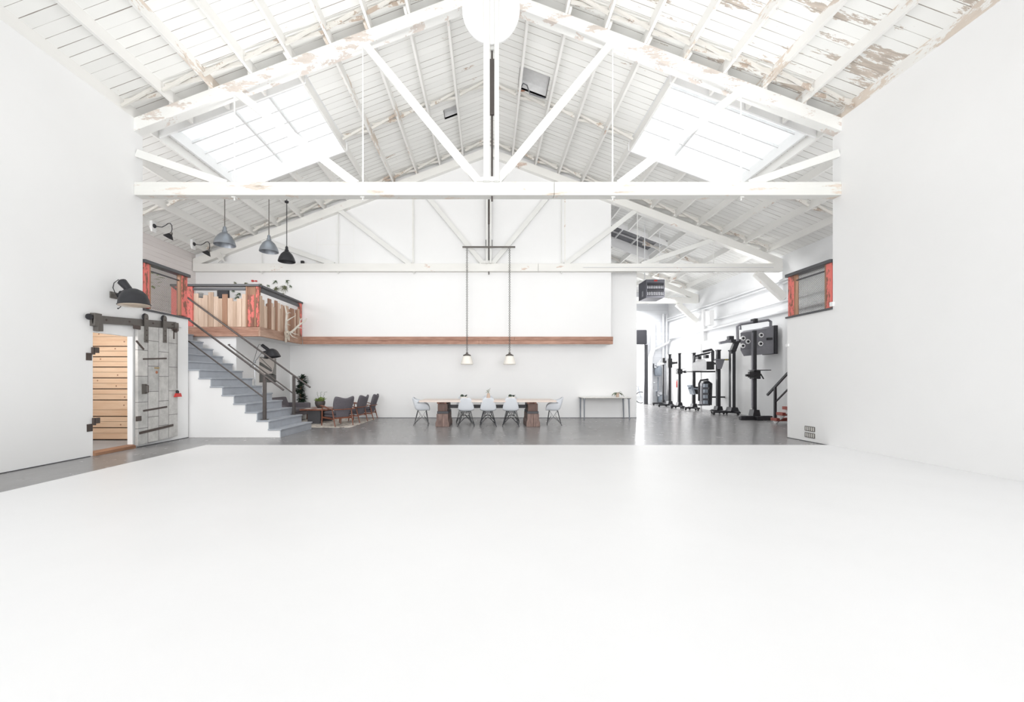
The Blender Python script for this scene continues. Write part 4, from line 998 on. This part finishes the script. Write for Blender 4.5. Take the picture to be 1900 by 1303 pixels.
# floor lamp behind the stairs
FD = 11.85
fl = thing('studio_floor_lamp', 'black hooded studio lamp on a chrome stand behind the stairs', 'lamp', (-6.74, FD, 0))
x0_ = -6.74
MB().lathe([(0, 0), (.22, 0), (.22, .02), (.03, .05), (.022, .06), (.022, 1.2), (.016, 1.2), (.016, 1.9), (0, 1.9)], (x0_, FD, 0), n=16).build('stand', 'chrome', fl)
ez = W(0, 672, FD).z
MB().ball((x0_, FD, ez), .035).tube([(x0_ - .1, FD, ez - .12), (x0_, FD, ez), W(485, 655, FD)], .012, 8).ball((x0_ - .11, FD, ez - .13), .03, 8).build('arm', 'chrome', fl)
a_, b_ = W(486, 640.5, FD), W(500, 651, FD)
MB().tube([a_, b_], [.045, .05], 14).bar(b_ + Vector((-.03, 0, -.0)), W(486, 655, FD), .05, .05).build('socket_housing', 'black', fl)
cc = W(505.5, 663.5, FD); ax = Vector((-.16, 0, 1)).normalized()
MB().lathe([(.222, 0), (.228, .012), (.215, .03), (.195, .09), (.165, .16), (.12, .215), (.06, .25), (0, .26), (.05, .24), (.11, .2), (.155, .15), (.185, .08), (.21, .01), (.222, 0)], cc, ax, 30).build('lamp_shade', 'black', fl)
MB().tube([a_, W(481, 639, FD), W(478, 645, FD), W(474, 660, FD), W(470, 672, FD)], .006, 5).build('cable', 'blackm', fl)

# ---------------------------------------------------------------- side hall
# red stair
rs = thing('red_staircase', 'small open stair with red-brown treads at the far side of the right wall', 'stairs', (9.3, 11.2, 0))
for i in range(12):
    y1_ = 12.72 - i * .25; z = .18 + i * .19
    MB().box(8.78, 9.85, y1_ - .27, y1_, z - .09, z).build('tread', 'redtread', rs, bevel=.004)
MB().bar((8.9, 12.72, .05), (8.9, 9.75, 2.3), .2, .04, (1, 0, 0)).bar((9.75, 12.72, .05), (9.75, 9.75, 2.3), .2, .04, (1, 0, 0)).build('stringer', 'wall', rs)
rr_ = thing('stair_railing', 'black railing of the red-brown stair at the right wall', 'railing', (8.82, 12.55, .18))
MB().bar((8.82, 12.92, .87), (8.82, 11.0, 2.35), .06, .05, (1, 0, 0)).build('handrail', 'black', rr_)
MB().bar((8.82, 12.57, .66), (8.82, 11.0, 1.87), .035, .035, (1, 0, 0)).build('lower_rail', 'black', rr_)
MB().box(8.79, 8.85, 12.54, 12.60, .181, 1.13).build('post', 'black', rr_)
# wall panels
for y0_, y1_, h, l_ in ((15.4, 18.85, 3.12, 'tall white panel leaning along the hall wall, near one'), (19.05, 22.3, 3.02, 'tall white panel leaning along the hall wall, far one')):
    MB().box(XR - .16, XR - .12, y0_, y1_, .002, h).box(XR - .12, XR - .002, y0_ + .1, y0_ + .2, .002, h - .3).box(XR - .12, XR - .002, y1_ - .2, y1_ - .1, .002, h - .3).build('wall_panel', 'wall', label=l_, cat='panel')
MB().box(XR - .12, XR - .002, 18.86, 19.04, .002, 4.6).build('trim_4', 'wall', **ST)
# pipes
def pipe(pts, r, label, mt='pipe', n=10): return MB().tube(pts, r, n).build('wall_pipe', mt, label=label, cat='pipe')
xp = XR - .09
pipe([(xp, 9.8, 3.68), (xp, 17.8, 3.62), (xp, 22.3, 3.62), (xp, 22.55, 3.4), (9.2, 22.7, 3.0)], .06, 'thick white pipe running along the hall wall above the panels')
pipe([(xp, 10, 4.02), (xp, 18.2, 3.98)], .03, 'thin white conduit just above the thick hall pipe')
pipe([(xp, 10, 4.72), (xp, 22.7, 4.72)], .04, 'upper of the paired white conduits high on the hall wall')
pipe([(xp - .03, 10, 4.60), (xp - .03, 22.7, 4.60)], .035, 'lower of the paired white conduits high on the hall wall')
MB().box(XR - .35, XR - .16, 17.9, 18.25, 3.75, 4.4).build('junction_box', 'wall', label='white electrical box on the hall wall under the far knee brace', cat='electrical box', bevel=.006)
pipe([(8.98, 22.62, 0.002), (8.98, 22.62, 2.6), (9.12, 22.62, 3.0), (9.12, 22.62, 4.5)], .13, 'fat white downpipe with a bend beside the roller door', n=16)
pipe([(9.72, 22.68, .5), (9.72, 22.68, 5.0)], .05, 'thin vertical white pipe in the hall corner, left one')
pipe([(9.9, 22.66, .5), (9.9, 22.66, 5.0)], .04, 'thin vertical white pipe in the hall corner, right one')
# roller door: frame, drum, outside
rd = thing('door_2', None, None, (7.0, 22.75, 0), kind='structure')
MB().box(DX0, DX1 + .02, DF - .35, DF - .002, DZ - .1, DZ + .7).build('roller_drum', 'heaterdark', rd, bevel=.05)
MB().box(DX1 - .04, DX1 + .14, DF - .1, DF - .002, .002, DZ - .1).build('door_guide', 'slate', rd)
MB().box(-4, 16, DF + .2, 34, -.1, -.002).build('floor_outside', 'outside', **ST)
bk_ = thing('bicycle', 'bicycle parked outside the open roller door', 'bicycle', (8.15, 23.4, 0))
for x in (7.8, 8.75):
    m = MB().torus((x, 23.4, .34), .32, .022, (0, 1, 0), 28, 6); m.build('tyre', 'rubber', bk_)
    m = MB()
    for k in range(10): m.tube([(x, 23.4, .34), (x + .31 * math.cos(k * PI / 5), 23.4, .34 + .31 * math.sin(k * PI / 5))], .002, 4)
    m.build('spokes', 'chrome', bk_)
MB().tube([(7.8, 23.4, .34), (8.15, 23.4, .3), (8.6, 23.4, .8), (8.1, 23.4, .82), (7.8, 23.4, .34)], .016, 8).tube([(8.15, 23.4, .3), (8.08, 23.4, .95)], .015, 8).tube([(8.75, 23.4, .34), (8.58, 23.4, .95)], .015, 8).build('frame', 'meter', bk_)
MB().box(7.98, 8.2, 23.36, 23.44, .95, .99).build('saddle', 'rubber', bk_, bevel=.01)
MB().tube([(8.56, 23.2, .97), (8.58, 23.4, .98), (8.56, 23.6, .97)], .013, 8).build('handlebar', 'blackm', bk_)
# gas meters on the far wall
def meter(x, z, label, s=1.0):
    t = thing('gas_meter', label, 'gas meter', (x, 22.55, z))
    MB().lathe([(0, 0), (.16 * s, .02), (.2 * s, .12 * s), (.2 * s, .4 * s), (.15 * s, .55 * s), (0, .57 * s)], (x, 22.55, z), n=18).build('body', 'meter', t)
    MB().box(x - .25 * s, x - .08 * s, 22.45, 22.7, z + .45 * s, z + .7 * s).lathe([(0, 0), (.09 * s, 0), (.09 * s, .08), (0, .08)], (x - .1 * s, 22.45, z + .62 * s), (0, -1, 0), 14).build('regulator', 'chrome', t)
    MB().tube([(x + .1 * s, 22.6, z + .5 * s), (x + .1 * s, 22.6, z + .85 * s), (x + .2, 22.7, z + .9 * s)], .03, 8).build('connection', 'pipe', t)
meter(9.38, 1.55, 'upper silver-grey gas meter on the far hall wall'); meter(9.55, .02, 'lower silver-grey gas meter by the hall floor', .95)
pipe([(9.4, 22.6, 1.5), (9.4, 22.6, .75), (9.28, 22.6, .7)], .035, 'grey vertical gas pipe under the upper meter', 'meter')
pipe([(9.35, 22.6, 1.2), (9.12, 22.6, 1.2), (9.12, 22.6, .85)], .025, 'small gas branch pipe beside the downpipe', 'chrome')
fe = thing('fire_extinguisher', 'red fire extinguisher on the hall corner wall', 'fire extinguisher', (9.78, 21.2, 1.0))
MB().lathe([(0, 0), (.06, .0), (.065, .02), (.065, .3), (.03, .36), (0, .37)], (9.82, 21.2, .95), n=14).build('cylinder', 'redsolid', fe)
MB().box(9.79, 9.85, 21.17, 21.23, 1.31, 1.37).build('valve', 'blackm', fe)
# heater
ht = thing('unit_heater', 'grey hanging unit heater with louvres at the hall entrance', 'heater', (6.15, 15.4, 4.35))
hx0, hx1, hy0, hy1, hz0, hz1 = 5.82, 6.50, 15.05, 15.8, 4.37, 5.04
MB().box(hx0, hx1, hy0 + .06, hy1, hz0, hz1).build('casing', 'heater', ht, bevel=.008)
MB().box(hx0, hx1, hy0, hy0 + .06, hz1 - .12, hz1).box(hx0, hx1, hy0, hy0 + .06, hz0, hz0 + .06).box(hx0, hx0 + .04, hy0, hy0 + .06, hz0 + .06, hz1 - .12).box(hx1 - .03, hx1, hy0, hy0 + .06, hz0 + .06, hz1 - .12).build('face_frame', 'heater', ht)
MB().box(hx0 + .041, hx1 - .031, hy0 + .045, hy0 + .059, hz0 + .061, hz1 - .121).build('recess', 'heaterdark', ht)
for i in range(10):
    x = hx0 + .07 + i * .062
    for z in (hz0 + .1, hz0 + .33): MB().lathe([(.016, 0), (.02, .06), (.014, .12)], (x, hy0 + .03, z), n=8).build('heat_tube', 'heaterlight', ht)
for i in range(6): MB().box(hx0 + .04, hx1 - .03, hy0 + .005, hy0 + .02, hz0 + .07 + i * .088, hz0 + .08 + i * .088).build('louvre', 'heater', ht)
MB().box(hx0 + .29, hx0 + .41, hy0 - .004, hy0, hz1 - .07, hz1 - .02).build('badge', 'redsolid', ht)
MB().box(hx0 - .01, hx0, hy0 + .25, hy0 + .4, hz0 + .1, hz0 + .3).build('valve', 'chrome', ht)
MB().tube([(hx0 + .06, hy0 + .3, hz1), (hx0 + .06, hy0 + .3, zt(hx0 + .06) + .19)], .018, 10).tube([(hx1 - .06, hy0 + .3, hz1), (hx1 - .06, hy0 + .3, zt(hx1 - .06) + .19)], .01, 6).build('hanger_pipe', 'pipe', ht)
# ------------- rolling stands
def stand(x, y, H, label, w_=.11, base='h', name='camera_stand', bz=.1, heads=(), bw=.55):
    t = thing(name, label, 'studio stand', (x, y, 0))
    MB().box(x - w_ / 2, x + w_ / 2, y - w_ / 2, y + w_ / 2, bz + .05, H).box(x - w_ * .62, x + w_ * .62, y - w_ * .62, y + w_ * .62, H - .05, H).build('column', 'black', t, bevel=.01)
    MB().prism([(x - w_ * .95, bz + .05), (x + w_ * .95, bz + .05), (x + w_ * .65, bz + .2), (x - w_ * .65, bz + .2)], y - w_, y + w_).build('socket', 'black', t)
    MB().box(x - bw, x + bw * .35, y - .06, y + .06, bz - .02, bz + .05).box(x - .07, x + .07, y - .42, y + .4, bz - .02, bz + .05).build('base', 'black', t, bevel=.01)
    for dx, dy in ((-bw + .05, 0), (bw * .35 - .05, 0), (0, -.38), (0, .36)):
        MB().lathe([(0, -.02), (.035, -.02), (.045, 0), (.035, .02), (0, .02)], (x + dx, y + dy, .046), (0, 1, 0), 12).build('caster', 'rubber', t)
    return t
def arm(t, x, y, z, w_, plate=True, right=True):
    s = 1 if right else -1
    MB().box(x - .11, x + .11, y - .11, y + .11, z - .2, z + .02).build('carriage', 'blackm', t, bevel=.01)
    MB().tube([(x - s * .15, y - .1, z - .1), (x + s * w_, y - .1, z - .1)], .035, 10).lathe([(0, -.05), (.06, -.05), (.06, .05), (0, .05)], (x + s * w_ * .8, y - .1, z - .1), (1, 0, 0), 12).build('cross_arm', 'black', t)
    if plate: MB().box(x - .3, x + .22, y - .15, y + .1, z + .03, z + .045).build('shelf_plate', 'black', t)
s1 = stand(9.25, 21.6, 2.15, 'slim black stand with a white cross arm, farthest in the row', .07)
MB().box(8.95, 9.25, 21.5, 21.58, 2.15, 2.25).build('cross_arm', 'softsilver', s1); MB().tube([(9.25, 21.54, 2.28), (9.5, 21.54, 2.32)], .06, 10).box(9.18, 9.3, 21.48, 21.6, 2.26, 2.5).build('clamp', 'blackm', s1)
s2 = stand(9.0, 20.3, 2.62, 'black column stand with a round head and side knob, second farthest', .13)
MB().box(8.9, 9.1, 20.2, 20.4, 1.95, 2.4).tube([(9.1, 20.28, 2.18), (9.42, 20.28, 2.2)], [.07, .04], 10).ball((9.4, 20.28, 2.2), .07).build('carriage', 'blackm', s2)
s3 = stand(8.95, 19.15, 2.6, 'black stand with a small shelf and crank, in front of the tall white panel', .12, bw=.4); arm(s3, 8.95, 19.15, 1.82, .28)
s4 = stand(9.1, 18.1, 2.55, 'black stand carrying a tilted square head low on its column', .12, bw=.4)
MB().box(8.98, 9.25, 17.9, 18.2, .72, 1.05).build('carriage', 'blackm', s4, bevel=.01)
MB().bar((8.8, 17.85, 1.12), (8.94, 17.85, .72), .08, .35).tube([(8.7, 17.8, 1.0), (9.45, 17.8, .9)], .035, 10).build('tilt_head', 'meter', s4)
s5 = stand(9.2, 16.35, 2.55, 'tall black stand with a triangular bracket beside the silver light', .13, bw=.3)
MB().prism([(9.05, 2.1), (9.38, 2.14), (9.26, 1.78), (9.13, 1.78)], 16.22, 16.28).box(9.0, 9.75, 16.22, 16.28, 2.12, 2.18).build('bracket', 'lampgrey', s5, smooth=False)
tp = MB()
for i in range(5): tp.box(9.4 + i * .07, 9.435 + i * .07, 16.21, 16.219, 2.13, 2.17)
tp.build('hazard_tape', 'yellow', s5)
s6 = stand(9.4, 15.75, 2.5, 'thick black and white column stand with a bent top arm', .17, bw=.75)
MB().box(9.31, 9.35, 15.65, 15.67, .3, 2.35).build('side_channel', 'softsilver', s6)
MB().bar((9.4, 15.75, 2.42), (9.58, 15.75, 2.86), .17, .15).box(9.2, 9.75, 15.655, 15.845, 2.78, 2.9).box(9.24, 9.42, 15.67, 15.83, 2.9, 3.03).build('bent_head', 'black', s6)
MB().bar((9.3, 15.7, 2.84), (8.88, 15.7, 2.76), .1, .1).build('left_arm', 'lampgrey', s6)
s7 = thing('camera_stand', 'large dark column stand on a flat cross base in front of the big light', 'studio stand', (9.02, 13.85, 0))
SX, SY = 9.02, 13.85
def b7(m, x0, x1, y0, y1, z0, z1): return m.box(SX + x0, SX + x1, SY + y0, SY + y1, z0, z1)
b7(MB(), -.05, .05, -.05, .05, .14, 3.02).build('column', 'black', s7, bevel=.012)
b7(MB(), -.095, -.055, -.03, .03, .4, 2.95).build('column_track', 'lampgrey', s7)
MB().prism([(SX - .13, .14), (SX + .13, .14), (SX + .09, .34), (SX - .09, .34)], SY - .12, SY + .12).build('socket', 'black', s7)
b7(b7(MB(), -.54, .52, -.15, 0, .002, .14), -.1, .1, -.3, .14, .002, .139).build('base', 'black', s7, bevel=.015)
b7(MB(), -.16, .4, -.24, .08, 1.66, 1.685).build('shelf_plate', 'black', s7)
b7(MB(), -.11, .12, -.14, .1, 1.38, 1.655).build('carriage', 'blackm', s7, bevel=.01)
b7(MB(), -.3, -.16, -.22, -.12, 1.42, 1.62).tube([(SX - .4, SY - .17, 1.5), (SX - .08, SY - .17, 1.5)], .04, 10).bar((SX + .12, SY - .13, 1.55), (SX + .22, SY - .13, 1.38), .03, .03).build('cross_arm', 'blackm', s7)
# big light (behind stand 7)
bl = thing('large_studio_light', 'big grey boxy studio light with round white ports held in a tube yoke', 'studio light', (9.3, 14.3, 2.2))
D = 14.08
c0, c1 = W(1373, 660, D), W(1421, 610, D)
MB().add([W(1374, 618, D), W(1374, 650, D), W(1421, 645, D), W(1421, 610, D), W(1436, 604.5, D - .05), W(1436, 656, D - .05), W(1380, 661, D - .05),
          W(1380, 614, D + .55), W(1380, 655, D + .55), W(1419, 608, D + .5), W(1419, 654, D + .5)],
         [(0, 1, 2, 3), (3, 2, 5, 4), (1, 6, 5, 2), (0, 3, 4, 9, 7), (0, 7, 8, 6, 1), (7, 9, 10, 8), (4, 5, 10, 9), (6, 8, 10, 5)]).build('housing', 'lampgrey', bl, smooth=False)
a_ = W(1436, 604, D - .06); b_ = W(1442, 657, D - .06)
MB().box(a_.x, min(b_.x, XR - .02), D - .1, D + .55, b_.z, a_.z).build('front_rim', 'black', bl, bevel=.01)
for px, py in ((1378.5, 628), (1387.5, 634), (1412, 622), (1411, 638), (1378, 642)):
    p = W(px, py, D - .012)
    MB().lathe([(.04, 0), (.085, 0), (.08, .02), (.04, .02)], p, (0, -1, 0), 18).build('port_ring', 'softsilver', bl)
    MB().lathe([(0, .0), (.042, .0), (.042, .035), (0, .035)], p, (0, -1, 0), 14).build('port_cap', 'blackm', bl)
yk = [W(1369, 633, D - .1), W(1368, 606, D - .1), W(1373, 602, D - .1), W(1425, 594, D + .1), W(1430, 597, D + .1), W(1430, 628, D + .0)]
MB().tube(yk, .045, 10).tube([W(1374, 612, D + .3), W(1374, 602, D + .3), W(1399, 597.5, D)], .035, 10).build('yoke', 'lampgrey', bl)
MB().box(W(1396, 0, D).x, W(1402, 0, D).x, D - .12, D + .1, W(0, 600, D).z, W(0, 592, D).z).build('clamp', 'blackm', bl)
MB().box(W(1422, 0, D).x, W(1431, 0, D).x, D - .07, D, W(0, 631, D).z, W(0, 627, D).z).build('clamp', 'blackm', bl)
MB().box(9.33, XR - .005, D + .56, D + .62, 2.3, 2.38).build('wall_bracket', 'black', bl)
# silver light
D = 17.2
sl_ = thing('silver_studio_light', 'silver-sided studio light with a black yoke on the hall wall', 'studio light', (9.1, D, 1.7))
MB().add([W(1284, 690, D), W(1311, 687, D), W(1311, 672, D), W(1307, 666, D), W(1289, 669, D), W(1285, 676, D), W(1284, 690, D + .5), W(1311, 687, D + .5), W(1311, 672, D + .5), W(1307, 666, D + .5), W(1289, 669, D + .5), W(1285, 676, D + .5)],
         [(0, 1, 2, 3, 4, 5), (11, 10, 9, 8, 7, 6), (0, 6, 7, 1), (1, 7, 8, 2), (2, 8, 9, 3), (3, 9, 10, 4), (4, 10, 11, 5), (5, 11, 6, 0)]).build('housing', 'softsilver', sl_, smooth=False)
MB().box(W(1311, 0, D).x, W(1324, 0, D).x, D - .05, D + .5, W(0, 686, D).z, W(0, 671, D).z).box(W(1283, 0, D).x, W(1325, 0, D).x, D - .1, D + .5, W(0, 691, D).z, W(0, 688.5, D).z).build('lamp_back', 'blackm', sl_)
MB().tube([W(1288, 672, D), W(1289, 661, D), W(1316, 655, D), W(1321, 652, D), W(1322, 686, D)], .04, 8).tube([W(1303, 653, D), W(1320, 649, D), W(1323, 652, D + .1), W(1323, 670, D + .1)], .05, 8).build('yoke', 'black', sl_)
MB().box(W(1307, 0, D).x, W(1313, 0, D).x, D - .1, D + .1, W(0, 665, D).z, W(0, 659, D).z).build('clamp', 'blackm', sl_)
MB().box(W(1293, 0, D).x, W(1299, 0, D).x, D - .1, D + .1, W(0, 667, D).z, W(0, 661, D).z).build('clamp', 'blackm', sl_)
MB().box(W(1318, 0, D).x, XR - .17, D + .1, D + .2, 2.0, 2.08).build('wall_bracket', 'black', sl_)
# four lamp bank
D = 17.0
fb_ = thing('four_lamp_bank', 'upright light bank with four stacked square lamps near the hall floor', 'studio light', (9.2, D, .25))
MB().box(W(1303, 0, D).x, W(1316, 0, D).x, D, D + .25, W(0, 752, D).z, W(0, 711, D).z).build('panel', 'lampgrey', fb_, bevel=.01)
for i in range(4):
    py = 712.5 + i * 10.2
    MB().box(W(1304, 0, D).x, W(1311, 0, D).x, D - .12, D, W(0, py + 6.5, D).z, W(0, py, D).z).build('lamp', 'meter', fb_, bevel=.005)
    MB().box(W(1311, 0, D).x, W(1314.5, 0, D).x, D - .13, D, W(0, py + 6.5, D).z, W(0, py, D).z).build('lamp_side', 'blackm', fb_)
MB().tube([W(1318, 752, D), W(1319, 712, D), W(1314, 709, D), W(1305, 710, D)], .06, 8).tube([W(1297, 752 - 8, D), W(1297, 712, D), W(1300, 706, D), W(1312, 704.5, D)], .04, 8).build('yoke', 'black', fb_)
MB().tube([W(1299, 717, D - .1), W(1302, 717, D - .1), W(1302, 745, D - .1), W(1298, 745, D - .1), W(1299, 717, D - .1)], .008, 5).ball(W(1312.5, 704.5, D), .05, 8).build('cable', 'wire', fb_)
MB().box(W(1317, 0, D).x, XR - .17, D + .05, D + .15, .6, .66).box(W(1297, 0, D).x - .02, W(1318, 0, D).x, D + .02, D + .1, .28, .33).build('wall_bracket', 'black', fb_)
